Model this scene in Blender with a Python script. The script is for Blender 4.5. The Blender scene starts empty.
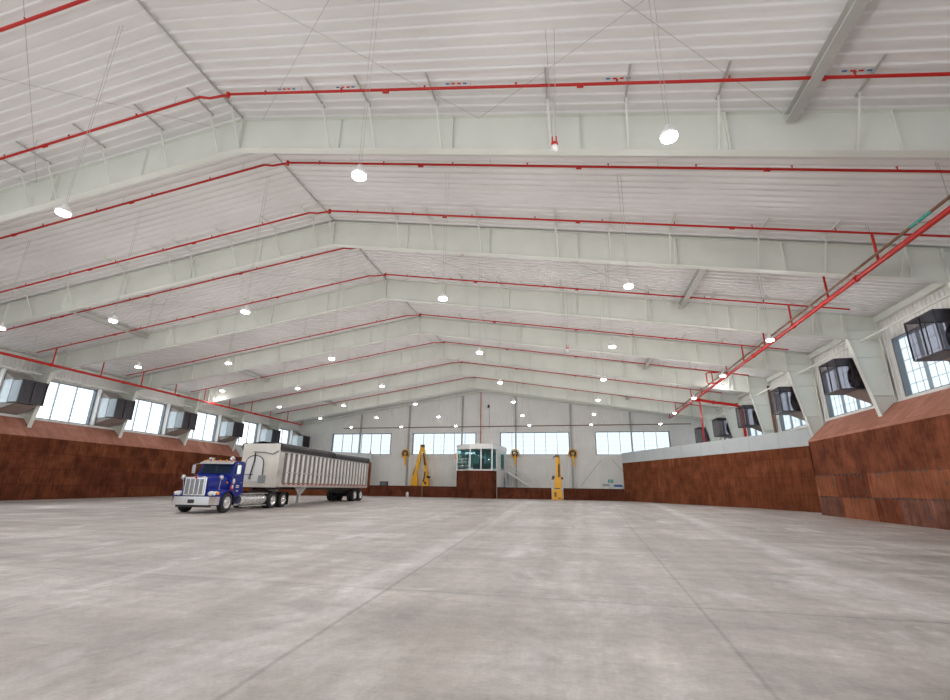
import bpy, bmesh, math, random
from mathutils import Vector, Matrix
random.seed(7)
sc = bpy.context.scene
COL = sc.collection
R = math.radians

# ------------------------------------------------------------------ materials
def new_mat(name):
    m = bpy.data.materials.new(name); m.use_nodes = True
    nt = m.node_tree
    return m, nt, nt.nodes['Principled BSDF']

def simple(name, col, rough=.5, metal=0., noise=0., scale=3., emit=None, estr=0., coat=0.):
    m, nt, b = new_mat(name)
    b.inputs['Base Color'].default_value = (*col, 1)
    b.inputs['Roughness'].default_value = rough
    b.inputs['Metallic'].default_value = metal
    if coat: b.inputs['Coat Weight'].default_value = coat
    if noise:
        tc = nt.nodes.new('ShaderNodeTexCoord'); nz = nt.nodes.new('ShaderNodeTexNoise')
        nz.inputs['Scale'].default_value = scale; nz.inputs['Detail'].default_value = 5
        nt.links.new(tc.outputs['Object'], nz.inputs['Vector'])
        cr = nt.nodes.new('ShaderNodeValToRGB')
        cr.color_ramp.elements[0].position = .3; cr.color_ramp.elements[1].position = .7
        cr.color_ramp.elements[0].color = tuple(c*(1-noise) for c in col)+(1,)
        cr.color_ramp.elements[1].color = tuple(min(1, c*(1+noise)) for c in col)+(1,)
        nt.links.new(nz.outputs['Fac'], cr.inputs['Fac'])
        nt.links.new(cr.outputs['Color'], b.inputs['Base Color'])
    if emit:
        b.inputs['Emission Color'].default_value = (*emit, 1)
        b.inputs['Emission Strength'].default_value = estr
    return m

def rust_mat(name, axes, dark, mid, light, pw=2.4, ph=1.22, streak=1):
    """rusted steel plate: plates of differing tone, blotches and vertical streaks"""
    m, nt, b = new_mat(name)
    N = nt.nodes.new; Lk = nt.links.new
    tc = N('ShaderNodeTexCoord'); sp = N('ShaderNodeSeparateXYZ'); Lk(tc.outputs['Object'], sp.inputs[0])
    cb = N('ShaderNodeCombineXYZ')
    Lk(sp.outputs[axes[0]], cb.inputs[0]); Lk(sp.outputs[axes[1]], cb.inputs[1])
    br = N('ShaderNodeTexBrick'); br.offset = .37; br.inputs['Scale'].default_value = 1
    br.inputs['Brick Width'].default_value = pw; br.inputs['Row Height'].default_value = ph
    br.inputs['Mortar Size'].default_value = .012; br.inputs['Mortar Smooth'].default_value = .3
    br.inputs['Bias'].default_value = -.2
    br.inputs['Color1'].default_value = (*mid, 1); br.inputs['Color2'].default_value = (*light, 1)
    br.inputs['Mortar'].default_value = (dark[0]*.55, dark[1]*.55, dark[2]*.55, 1)
    Lk(cb.outputs[0], br.inputs['Vector'])
    nz = N('ShaderNodeTexNoise'); nz.inputs['Scale'].default_value = .9; nz.inputs['Detail'].default_value = 7; nz.inputs['Roughness'].default_value = .65
    Lk(tc.outputs['Object'], nz.inputs['Vector'])
    mp = N('ShaderNodeMapping'); mp.inputs['Scale'].default_value = (3.0, .35, 1)
    Lk(cb.outputs[0], mp.inputs['Vector'])
    st = N('ShaderNodeTexNoise'); st.inputs['Scale'].default_value = 1.6; st.inputs['Detail'].default_value = 5
    Lk(mp.outputs[0], st.inputs['Vector'])
    r1 = N('ShaderNodeMapRange'); r1.inputs['From Min'].default_value = .38; r1.inputs['From Max'].default_value = .66
    Lk(nz.outputs['Fac'], r1.inputs['Value'])
    mx = N('ShaderNodeMixRGB'); mx.inputs['Color2'].default_value = (*dark, 1)
    Lk(r1.outputs[0], mx.inputs['Fac']); Lk(br.outputs['Color'], mx.inputs['Color1'])
    r2 = N('ShaderNodeMapRange'); r2.inputs['From Min'].default_value = .3; r2.inputs['From Max'].default_value = .72
    r2.inputs['To Min'].default_value = .72; r2.inputs['To Max'].default_value = 1.3
    Lk(st.outputs['Fac'], r2.inputs['Value'])
    ml = N('ShaderNodeMixRGB'); ml.blend_type = 'MULTIPLY'; ml.inputs['Fac'].default_value = streak
    Lk(mx.outputs[0], ml.inputs['Color1']); Lk(r2.outputs[0], ml.inputs['Color2'])
    Lk(ml.outputs[0], b.inputs['Base Color'])
    b.inputs['Roughness'].default_value = .8; b.inputs['Specular IOR Level'].default_value = .12
    bp = N('ShaderNodeBump'); bp.inputs['Strength'].default_value = .25; bp.inputs['Distance'].default_value = .03
    Lk(nz.outputs['Fac'], bp.inputs['Height']); Lk(bp.outputs[0], b.inputs['Normal'])
    return m

def concrete_mat():
    m, nt, b = new_mat('concrete_floor')
    N = nt.nodes.new; Lk = nt.links.new
    tc = N('ShaderNodeTexCoord')
    def noise(scale, det, mapping=None, rough=.6, dist=0.):
        n = N('ShaderNodeTexNoise'); n.inputs['Scale'].default_value = scale; n.inputs['Detail'].default_value = det
        n.inputs['Roughness'].default_value = rough; n.inputs['Distortion'].default_value = dist
        if mapping:
            mp = N('ShaderNodeMapping'); mp.inputs['Scale'].default_value = mapping[0]; mp.inputs['Rotation'].default_value = mapping[1]
            Lk(tc.outputs['Object'], mp.inputs[0]); Lk(mp.outputs[0], n.inputs['Vector'])
        else: Lk(tc.outputs['Object'], n.inputs['Vector'])
        return n
    def ramp(src, a, c, lo, hi):
        r = N('ShaderNodeMapRange'); r.inputs['From Min'].default_value = a; r.inputs['From Max'].default_value = c
        r.inputs['To Min'].default_value = lo; r.inputs['To Max'].default_value = hi
        Lk(src, r.inputs['Value']); return r.outputs[0]
    big = noise(.28, 6)
    strk = noise(1.0, 5, ((.22, 1.2, 1), (0, 0, R(8))), .6, .4)
    strk2 = noise(1.0, 4, ((1.3, .16, 1), (0, 0, R(-6))), .6, .3)
    fine = noise(7, 6)
    base = N('ShaderNodeMixRGB'); base.inputs['Color1'].default_value = (.435, .39, .365, 1); base.inputs['Color2'].default_value = (.61, .56, .535, 1)
    Lk(ramp(big.outputs['Fac'], .34, .66, 0, 1), base.inputs['Fac'])
    def mul(prev, fac):
        x = N('ShaderNodeMixRGB'); x.blend_type = 'MULTIPLY'; x.inputs['Fac'].default_value = 1
        Lk(prev, x.inputs['Color1']); Lk(fac, x.inputs['Color2']); return x.outputs[0]
    c = mul(base.outputs[0], ramp(strk.outputs['Fac'], .3, .7, .76, 1.16))
    c = mul(c, ramp(strk2.outputs['Fac'], .3, .7, .8, 1.14))
    c = mul(c, ramp(fine.outputs['Fac'], .3, .7, .88, 1.1))
    # pale dusty patches
    pat = noise(.55, 7, ((1, .55, 1), (0, 0, R(15))), .68, .6)
    pt = N('ShaderNodeMixRGB'); pt.inputs['Color2'].default_value = (.76, .735, .725, 1)
    Lk(ramp(pat.outputs['Fac'], .53, .70, 0, .85), pt.inputs['Fac']); Lk(c, pt.inputs['Color1'])
    c = pt.outputs[0]
    # brownish worn marks
    pat2 = noise(.33, 6, ((.6, 1, 1), (3, 1, R(40))), .6, .5)
    pt2 = N('ShaderNodeMixRGB'); pt2.inputs['Color2'].default_value = (.37, .32, .285, 1)
    Lk(ramp(pat2.outputs['Fac'], .50, .72, 0, .7), pt2.inputs['Fac']); Lk(c, pt2.inputs['Color1'])
    c = pt2.outputs[0]
    # saw-cut joints (lengthwise and crosswise), slightly wandering dark lines
    sp = N('ShaderNodeSeparateXYZ'); Lk(tc.outputs['Object'], sp.inputs[0])
    def joint(axis, period, offset, width):
        a = N('ShaderNodeMath'); a.operation = 'ADD'; Lk(sp.outputs[axis], a.inputs[0]); a.inputs[1].default_value = -offset + period*100
        q = N('ShaderNodeMath'); q.operation = 'MODULO'; Lk(a.outputs[0], q.inputs[0]); q.inputs[1].default_value = period
        d = N('ShaderNodeMath'); d.operation = 'SUBTRACT'; Lk(q.outputs[0], d.inputs[0]); d.inputs[1].default_value = period/2
        e = N('ShaderNodeMath'); e.operation = 'ABSOLUTE'; Lk(d.outputs[0], e.inputs[0])
        return ramp(e.outputs[0], period/2-width*1.6, period/2-width*.5, 1, .74)
    def band(k, u0, w_, lo, nscale):
        a = N('ShaderNodeMath'); a.operation = 'MULTIPLY_ADD'; Lk(sp.outputs[1], a.inputs[0]); a.inputs[1].default_value = k; Lk(sp.outputs[0], a.inputs[2])
        n = noise(nscale, 4)
        d0 = N('ShaderNodeMath'); d0.operation = 'MULTIPLY_ADD'; Lk(n.outputs['Fac'], d0.inputs[0]); d0.inputs[1].default_value = .8; Lk(a.outputs[0], d0.inputs[2])
        d = N('ShaderNodeMath'); d.operation = 'SUBTRACT'; Lk(d0.outputs[0], d.inputs[0]); d.inputs[1].default_value = u0+.4
        e = N('ShaderNodeMath'); e.operation = 'ABSOLUTE'; Lk(d.outputs[0], e.inputs[0])
        return ramp(e.outputs[0], w_*.3, w_, lo, 0)
    for (k, u0, w_, st_, ns, colr) in ((.10, -3.7, .30, .5, .7, (.36, .315, .29)), (.10, -4.3, .22, .35, .7, (.36, .315, .29)), (.06, 6.6, .3, .3, .5, (.40, .36, .335)),
                                       (-.07, 4.15, .55, .7, 1.1, (.80, .78, .77)), (.03, -3.0, .5, .45, 1.6, (.76, .735, .725)), (-.02, -.4, .4, .4, 1.4, (.76, .735, .725))):
        bm_ = N('ShaderNodeMixRGB'); bm_.inputs['Color2'].default_value = (*colr, 1)
        brk = noise(.6+ns*.3, 5, ((1, .5, 1), (u0, 2*u0, 0)), .7)
        f_ = N('ShaderNodeMath'); f_.operation = 'MULTIPLY'; Lk(band(k, u0, w_, st_, ns), f_.inputs[0]); Lk(ramp(brk.outputs['Fac'], .38, .6, .15, 1), f_.inputs[1])
        Lk(f_.outputs[0], bm_.inputs['Fac']); Lk(c, bm_.inputs['Color1']); c = bm_.outputs[0]
    def line(k, u0, w_, val):
        a = N('ShaderNodeMath'); a.operation = 'MULTIPLY_ADD'; Lk(sp.outputs[1], a.inputs[0]); a.inputs[1].default_value = k
        n = noise(1.5, 3); d0 = N('ShaderNodeMath'); d0.operation = 'MULTIPLY_ADD'; Lk(n.outputs['Fac'], d0.inputs[0]); d0.inputs[1].default_value = .03; Lk(sp.outputs[0], d0.inputs[2])
        Lk(d0.outputs[0], a.inputs[2])
        d = N('ShaderNodeMath'); d.operation = 'SUBTRACT'; Lk(a.outputs[0], d.inputs[0]); d.inputs[1].default_value = u0
        e = N('ShaderNodeMath'); e.operation = 'ABSOLUTE'; Lk(d.outputs[0], e.inputs[0])
        return ramp(e.outputs[0], w_*.5, w_*1.6, val, 1)
    for k, u0, w_, val in ((-.05, 1.22, .022, .77), (.065, -2.32, .026, .72), (-.05, 6.1, .022, .78), (.03, -6.6, .02, .84), (.0, -11.2, .02, .84), (0, 10.6, .02, .84), (0, -16, .02, .84)):
        c = mul(c, line(k, u0, w_, val))
    grit = noise(26, 5); c = mul(c, ramp(grit.outputs['Fac'], .3, .7, .9, 1.08))
    speck = noise(3.2, 8, None, .75); c = mul(c, ramp(speck.outputs['Fac'], .3, .7, .84, 1.14))
    c = mul(c, joint(1, 6.4, 7.3, .022))
    Lk(c, b.inputs['Base Color'])
    b.inputs['Specular IOR Level'].default_value = .4
    Lk(ramp(big.outputs['Fac'], .3, .7, .42, .62), b.inputs['Roughness'])
    bp = N('ShaderNodeBump'); bp.inputs['Strength'].default_value = .1; bp.inputs['Distance'].default_value = .01
    Lk(fine.outputs['Fac'], bp.inputs['Height']); Lk(bp.outputs[0], b.inputs['Normal'])
    return m

M = {}
M['liner'] = simple('white_liner_panel', (.84, .83, .82), .42, 0, .03, .4)
M['steel'] = simple('primed_white_steel', (.725, .745, .685), .5, 0, .05, .6)
M['strut'] = simple('grey_white_strut', (.50, .50, .47), .5, 0, .08, 1)
M['steel_dk'] = simple('weathered_grey_steel', (.42, .43, .41), .55, 0, .12, 2)
M['rod'] = simple('dull_galvanized_rod', (.5, .49, .46), .5, .3)
M['siding'] = simple('white_wall_siding', (.80, .79, .765), .5, 0, .04, .5)
M['red'] = simple('red_sprinkler_paint', (.50, .012, .008), .4)
M['brown'] = simple('brown_pipe', (.17, .075, .035), .5, 0, .15, 2)
M['rust'] = rust_mat('rusted_steel_plate', (1, 2), (.075, .021, .010), (.15, .043, .019), (.235, .074, .032))
M['rust_x'] = rust_mat('rusted_steel_plate_cross', (0, 2), (.075, .022, .011), (.135, .04, .019), (.175, .055, .028))
M['rust_r'] = rust_mat('rusted_steel_plate_right', (1, 2), (.105, .030, .014), (.19, .056, .026), (.27, .085, .04), 3.1, 2.6)
M['rust_light'] = rust_mat('orange_rusted_plate', (1, 2), (.20, .062, .028), (.30, .105, .052), (.34, .125, .066), 1.55, 1.3)
M['rust_dust'] = rust_mat('dusty_purple_rusted_plate', (1, 2), (.12, .048, .032), (.20, .085, .06), (.26, .115, .08), 1.55, 1.3)
M['rust_cap'] = rust_mat('rusted_sloped_cap', (1, 0), (.36, .155, .105), (.47, .215, .155), (.55, .27, .205), 2.6, 4, .35)
M['concrete'] = concrete_mat()
M['blockout'] = simple('pale_grey_sheet', (.50, .54, .55), .45, 0, .06, .7)
M['galv'] = simple('galvanized_sheet', (.56, .60, .62), .38, .35, .1, 2.)
M['galv_dk'] = simple('dull_galvanized_sheet', (.34, .37, .385), .42, .35, .1, 2)
M['chute'] = simple('grey_brown_chute', (.36, .33, .31), .6, 0, .1, 2)
M['black'] = simple('black_rubber', (.018, .018, .019), .65, 0, .1, 6)
M['dark'] = simple('dark_charcoal_metal', (.035, .032, .036), .4)
M['mesh'] = simple('dark_purple_guard', (.036, .030, .040), .35, .2)
M['frame'] = simple('slate_window_frame', (.16, .185, .21), .5)
M['muntin'] = simple('grey_muntin', (.36, .40, .43), .5)
M['yellow'] = simple('yellow_machine_paint', (.86, .43, .010), .4, 0, .08, 1.5)
M['blue'] = simple('deep_blue_truck_paint', (.003, .014, .235), .3, 0, 0, 1, coat=.15)
M['blue'].node_tree.nodes['Principled BSDF'].inputs['Specular IOR Level'].default_value = .25
M['chrome'] = simple('polished_chrome', (.86, .86, .87), .14, .85)
M['alu'] = simple('brushed_aluminium', (.62, .60, .57), .35, .55, .15, 1.4)
M['alu_dk'] = simple('dull_grey_trailer_sheet', (.19, .17, .155), .45, .1, .2, 1.6)
M['alu_rib'] = simple('bright_aluminium_post', (.90, .88, .86), .35, .05, .06, 2)
M['white'] = simple('white_paint', (.82, .81, .80), .4)
M['cream'] = simple('cream_front_sheet', (.80, .77, .70), .3, .25, .12, .8)
M['tarp'] = simple('dark_tarpaulin', (.045, .04, .045), .6, 0, .25, 2.5)
M['amber'] = simple('amber_lens', (.9, .30, .02), .25, emit=(1, .35, .03), estr=.15)
M['redlens'] = simple('red_lens', (.7, .02, .015), .25)
M['lamp_white'] = simple('white_lamp_housing', (.85, .85, .85), .4)
M['led'] = simple('lit_led_lens', (1, 1, 1), .4, emit=(1, .985, .96), estr=14)
M['skyblue'] = simple('blue_plastic', (.05, .17, .42), .45)
M['green'] = simple('green_sign', (.03, .33, .26), .5)
M['seat'] = simple('dark_interior', (.05, .05, .055), .7)
M['grille'] = simple('chrome_grille_screen', (.33, .33, .34), .3, .7)

def glass_mat(name, tint, tr=.75, rough=.03, tcol=None):
    m, nt, b = new_mat(name)
    b.inputs['Base Color'].default_value = (*tint, 1); b.inputs['Roughness'].default_value = rough
    t = nt.nodes.new('ShaderNodeBsdfTransparent'); t.inputs['Color'].default_value = (*(tcol or tint), 1)
    mx = nt.nodes.new('ShaderNodeMixShader'); mx.inputs[0].default_value = tr
    nt.links.new(b.outputs[0], mx.inputs[1]); nt.links.new(t.outputs[0], mx.inputs[2])
    nt.links.new(mx.outputs[0], nt.nodes['Material Output'].inputs['Surface'])
    return m
M['glass'] = glass_mat('tinted_cab_glass', (.03, .06, .06), .6, .03, (.35, .5, .5))
M['cabin_glass'] = glass_mat('green_cabin_glass', (.06, .13, .14), .92, .02, (.80, .93, .93))
M['guard'] = glass_mat('fine_dark_wire_guard', (.05, .04, .05), .8, .5, (.94, .92, .94))

def pane_mat(name, tint):
    """insulated translucent daylight panel: diffuses the outdoor light, with a faint fibre grid"""
    m, nt, b = new_mat(name)
    nt.nodes.remove(b)
    tl = nt.nodes.new('ShaderNodeBsdfTranslucent'); tl.inputs['Color'].default_value = (*tint, 1)
    tp = nt.nodes.new('ShaderNodeBsdfTransparent'); tp.inputs['Color'].default_value = (*tint, 1)
    mx = nt.nodes.new('ShaderNodeMixShader'); mx.inputs[0].default_value = .6
    nt.links.new(tl.outputs[0], mx.inputs[1]); nt.links.new(tp.outputs[0], mx.inputs[2])
    nt.links.new(mx.outputs[0], nt.nodes['Material Output'].inputs['Surface'])
    return m
M['pane'] = pane_mat('translucent_daylight_panel', (.93, .97, .99))

# ------------------------------------------------------------------ mesh builder
class MB:
    def __init__(s): s.v = []; s.f = []; s.mi = []; s.cur = 0; s.smooth = []
    def add(s, vs, fs, sm=False):
        n = len(s.v); s.v += [tuple(x) for x in vs]
        for f in fs: s.f.append(tuple(n+i for i in f)); s.mi.append(s.cur); s.smooth.append(sm)
        return s
    def box(s, a, b):
        x0, y0, z0 = (min(a[i], b[i]) for i in range(3)); x1, y1, z1 = (max(a[i], b[i]) for i in range(3))
        return s.add([(x0,y0,z0),(x1,y0,z0),(x1,y1,z0),(x0,y1,z0),(x0,y0,z1),(x1,y0,z1),(x1,y1,z1),(x0,y1,z1)],
            [(0,3,2,1),(4,5,6,7),(0,1,5,4),(1,2,6,5),(2,3,7,6),(3,0,4,7)])
    def bar(s, p, q, w, h=None, up=(0, 0, 1)):
        h = h or w; p = Vector(p); q = Vector(q); d = (q-p).normalized(); u = Vector(up)
        if abs(d.dot(u)) > .98: u = Vector((1, 0, 0))
        a = d.cross(u).normalized()*w/2; c = a.cross(d).normalized()*h/2
        return s.add([p-a-c,p+a-c,p+a+c,p-a+c,q-a-c,q+a-c,q+a+c,q-a+c],
            [(0,1,2,3),(7,6,5,4),(0,4,5,1),(1,5,6,2),(2,6,7,3),(3,7,4,0)])
    def tube(s, pts, r, n=10, caps=True):
        pts = [Vector(p) for p in pts]; rings = []
        rr = r if isinstance(r, (list, tuple)) else [r]*len(pts)
        for i, p in enumerate(pts):
            d = (pts[min(i+1, len(pts)-1)]-pts[max(i-1, 0)]).normalized()
            u = Vector((0, 0, 1)) if abs(d.z) < .9 else Vector((1, 0, 0))
            a = d.cross(u).normalized(); c = a.cross(d).normalized()
            rings.append([p+(a*math.cos(2*math.pi*k/n)+c*math.sin(2*math.pi*k/n))*rr[i] for k in range(n)])
        vs = [v for g in rings for v in g]; fs = []
        for i in range(len(pts)-1):
            for k in range(n): fs.append((i*n+k, i*n+(k+1)%n, (i+1)*n+(k+1)%n, (i+1)*n+k))
        s.add(vs, fs, True)
        if caps:
            s.add(rings[0], [tuple(range(n))]); s.add(rings[-1], [tuple(range(n-1, -1, -1))])
        return s
    def prism(s, poly, axis, a, b):
        """poly: 2D outline in the two other axes (in order), extruded along axis from a to b"""
        def P(u, v, w):
            return {0: (w, u, v), 1: (u, w, v), 2: (u, v, w)}[axis]
        n = len(poly)
        return s.add([P(u, v, a) for u, v in poly]+[P(u, v, b) for u, v in poly],
            [tuple(range(n)), tuple(range(2*n-1, n-1, -1))]+[(i, i+n, (i+1)%n+n, (i+1)%n) for i in range(n)])
    def lathe(s, prof, c, axis='z', n=20, sm=True):
        """prof: (radius, height) pairs round an axis through c"""
        vs = []; fs = []
        for r_, h in prof:
            for k in range(n):
                a = 2*math.pi*k/n; x, y = r_*math.cos(a), r_*math.sin(a)
                vs.append({'z': (c[0]+x, c[1]+y, c[2]+h), 'x': (c[0]+h, c[1]+x, c[2]+y), 'y': (c[0]+x, c[1]+h, c[2]+y)}[axis])
        for i in range(len(prof)-1):
            for k in range(n): fs.append((i*n+k, i*n+(k+1)%n, (i+1)*n+(k+1)%n, (i+1)*n+k))
        return s.add(vs, fs, sm)
    def build(s, name, mat, parent=None, bevel=0.):
        me = bpy.data.meshes.new(name); me.from_pydata(s.v, [], s.f)
        for mm in (mat if isinstance(mat, list) else [mat]): me.materials.append(mm)
        me.polygons.foreach_set('material_index', s.mi)
        me.polygons.foreach_set('use_smooth', s.smooth)
        bm = bmesh.new(); bm.from_mesh(me); bmesh.ops.recalc_face_normals(bm, faces=bm.faces); bm.to_mesh(me); bm.free()
        me.update()
        o = bpy.data.objects.new(name, me); COL.objects.link(o)
        if parent: o.parent = parent
        if bevel:
            md = o.modifiers.new('edge', 'BEVEL'); md.width = bevel; md.segments = 2; md.limit_method = 'ANGLE'
        return o

def tag(o, label=None, cat=None, group=None, kind=None):
    if label: o['label'] = label
    if cat: o['category'] = cat
    if group: o['group'] = group
    if kind: o['kind'] = kind
    return o
def thing(name, label, cat, loc=(0, 0, 0), rz=0, group=None):
    o = bpy.data.objects.new(name, None); o.empty_display_size = .3; COL.objects.link(o)
    o.location = loc; o.rotation_euler = (0, 0, rz)
    return tag(o, label, cat, group)
def copy_tree(o, parent=None):
    c = o.copy(); COL.objects.link(c); c.parent = parent
    for ch in list(o.children): copy_tree(ch, c)
    return c
ORD = ['nearest', 'second', 'third', 'fourth', 'fifth', 'sixth', 'seventh', 'eighth', 'ninth', 'tenth', 'eleventh', 'twelfth', 'thirteenth', 'fourteenth', 'fifteenth']

# ------------------------------------------------------------------ geometry of the hall
XR = -12.755                     # ridge
FY = lambda i: 13.44 + 7.8*i     # frame lines
HW = 30.3                        # half width to the siding
XL, XW = XR-HW, XR+HW
YB = 68.04                       # back wall
YF = -20.0                       # open front end
SL = .157
roof = lambda x: 16.10 - SL*abs(x-XR)
def fz(y): return .25*min(1, max(0, (y-20)/25))

# floor
m = MB(); ys = [YF, 20, 45, YB+.3]
for a, b in zip(ys[:-1], ys[1:]):
    m.add([(XL-.3, a, fz(a)), (XW+.3, a, fz(a)), (XW+.3, b, fz(b)), (XL-.3, b, fz(b))], [(0, 1, 2, 3)])
tag(m.build('floor', M['concrete']), kind='structure')

# ceiling: ribbed white liner, ribs run down the slope
m = MB(); pitch = .38
for sgn in (-1, 1):
    xe = XR+sgn*(HW+.1); ze = roof(xe); zr = 16.10
    prof = []; y = YF
    while y < YB+.2:
        prof += [(y, 0), (y+.24, 0), (y+.262, -.07), (y+.335, -.07), (y+.36, 0)]; y += pitch
    vs = []
    for (yy, dz) in prof: vs += [(XR, yy, zr+dz), (xe, yy, ze+dz)]
    m.add(vs, [(2*i, 2*i+2, 2*i+3, 2*i+1) for i in range(len(prof)-1)])
tag(m.build('ceiling', M['liner']), kind='structure')

trim_r = MB().box((XR-.035, YF, 16.0), (XR+.035, YB, 16.03)).build('trim_9', M['steel_dk']); trim_r['kind'] = 'structure'
# ribbed siding helper: vertical ribs
def ribbed(m, axis, at, a0, a1, z0, z1, inward, ztop=None):
    """corrugated sheet in plane axis=at, running a0..a1; ztop(a) for a sloping top"""
    if a1-a0 < .02 or z1-z0 < .02: return
    p = .3; prof = [(a0, 0)]; k = math.floor(a0/p)*p
    while k < a1:
        for da, d in ((.10, 0), (.125, .035), (.175, .035), (.2, 0)):
            if a0 < k+da < a1: prof.append((k+da, d*inward))
        k += p
    prof.append((a1, 0)); vs = []
    for a, d in prof:
        zt = ztop(a) if ztop else z1
        vs += [(at+d, a, z0), (at+d, a, zt)] if axis == 0 else [(a, at+d, z0), (a, at+d, zt)]
    m.add(vs, [(2*i, 2*i+2, 2*i+3, 2*i+1) for i in range(len(prof)-1)])

WZ0, WZ1 = 6.46, 9.68
frames = list(range(-1, 7))
lwin = [(FY(i)+.45, FY(i)+5.35) for i in range(-1, 7)]
rwin = [(FY(i)+2.15, FY(i)+7.05) for i in range(-1, 7)]
bwin = [(-36.95, -27.15), (-23.66, -13.84), (-10.22, -.30), (3.32, 13.18)]
BZ0, BZ1 = 6.22, 9.40
def side_wall(name, x, wins, inward):
    m = MB(); y = YF; wz = roof(x)+.02
    for a, b in wins:
        ribbed(m, 0, x, y, a, 0, wz, inward); ribbed(m, 0, x, a, b, 0, WZ0, inward); ribbed(m, 0, x, a, b, WZ1, wz, inward); y = b
    ribbed(m, 0, x, y, YB, 0, wz, inward)
    tag(m.build(name, M['siding']), kind='structure')
side_wall('wall_left', XL, lwin, 1); side_wall('wall_right', XW, rwin, -1)
m = MB(); x = XL
for a, b in bwin:
    ribbed(m, 1, YB, x, a, 0, 9, -1, roof); ribbed(m, 1, YB, a, b, 0, BZ0, -1); ribbed(m, 1, YB, a, b, BZ1, 16, -1, roof); x = b
ribbed(m, 1, YB, x, XW, 0, 9, -1, roof)
tag(m.build('wall_back', M['siding']), kind='structure')

# windows: frame, panes (with fine fibre grid bars), reveal
wn = [0]
def window(axis, at, a0, a1, z0, z1, inward, npan):
    wn[0] += 1
    def bx(mb, A0, A1, d0, d1, Z0, Z1):
        if axis == 0: mb.box((at+d0*inward, A0, Z0), (at+d1*inward, A1, Z1))
        else: mb.box((A0, at+d0*inward, Z0), (A1, at+d1*inward, Z1))
    fr = MB(); t = .09
    bx(fr, a0-.02, a0+t, -.25, .06, z0, z1); bx(fr, a1-t, a1+.02, -.25, .06, z0, z1)
    bx(fr, a0, a1, -.25, .06, z0-.02, z0+t*.7); bx(fr, a0, a1, -.25, .06, z1-t*.7, z1+.02)
    root = fr.build('window_%d' % wn[0], M['frame']); tag(root, kind='structure')
    w = (a1-a0-2*t)/npan; mu = MB()
    for k in range(1, npan): bx(mu, a0+t+k*w-.03, a0+t+k*w+.03, -.22, -.05, z0+t, z1-t)
    if npan > 1: mu.build('mullion', M['muntin'], root)
    gr = MB()
    for k in range(1, 5):
        z = z0+(z1-z0)*k/5; bx(gr, a0+t, a1-t, -.20, -.17, z-.012, z+.012)
    for k in range(npan*3):
        if k % 3: bx(gr, a0+t+k*w/3-.007, a0+t+k*w/3+.007, -.20, -.175, z0+t, z1-t)
    gr.build('glazing_grid', M['muntin'], root)
    for k in range(npan):
        p = MB(); bx(p, a0+t+k*w+.028, a0+t+(k+1)*w-.028, -.215, -.205, z0+.06, z1-.06)
        p.build('glass_pane', M['pane'], root)
for a, b in lwin: window(0, XL, a, b, WZ0, WZ1, 1, 3)
for a, b in rwin: window(0, XW, a, b, WZ0, WZ1, -1, 3)
for a, b in bwin: window(1, YB, a, b, BZ0, BZ1, -1, 6)
# sills and eave trims
tn = [0]
def trim(mb, mat):
    tn[0] += 1; return tag(mb.build('trim_%d' % tn[0], mat), kind='structure')
for x, s in ((XL, 1), (XW, -1)):
    trim(MB().box((x+.03*s, YF, 6.30), (x+.14*s, YB, 6.46)), M['siding'])
    trim(MB().box((x+.03*s, YF, 10.9), (x+.25*s, YB, 11.25)), M['steel'])
trim(MB().box((XL, YB-.18, 5.62), (XW, YB-.04, 5.80)), M['siding'])       # girt under the back windows
trim(MB().box((XL, YB-.12, 6.02), (XW, YB-.03, 6.2)), M['siding'])
trim(MB().box((XL, YB-.16, 9.42), (XW, YB-.04, 9.56)), M['siding'])

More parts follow.
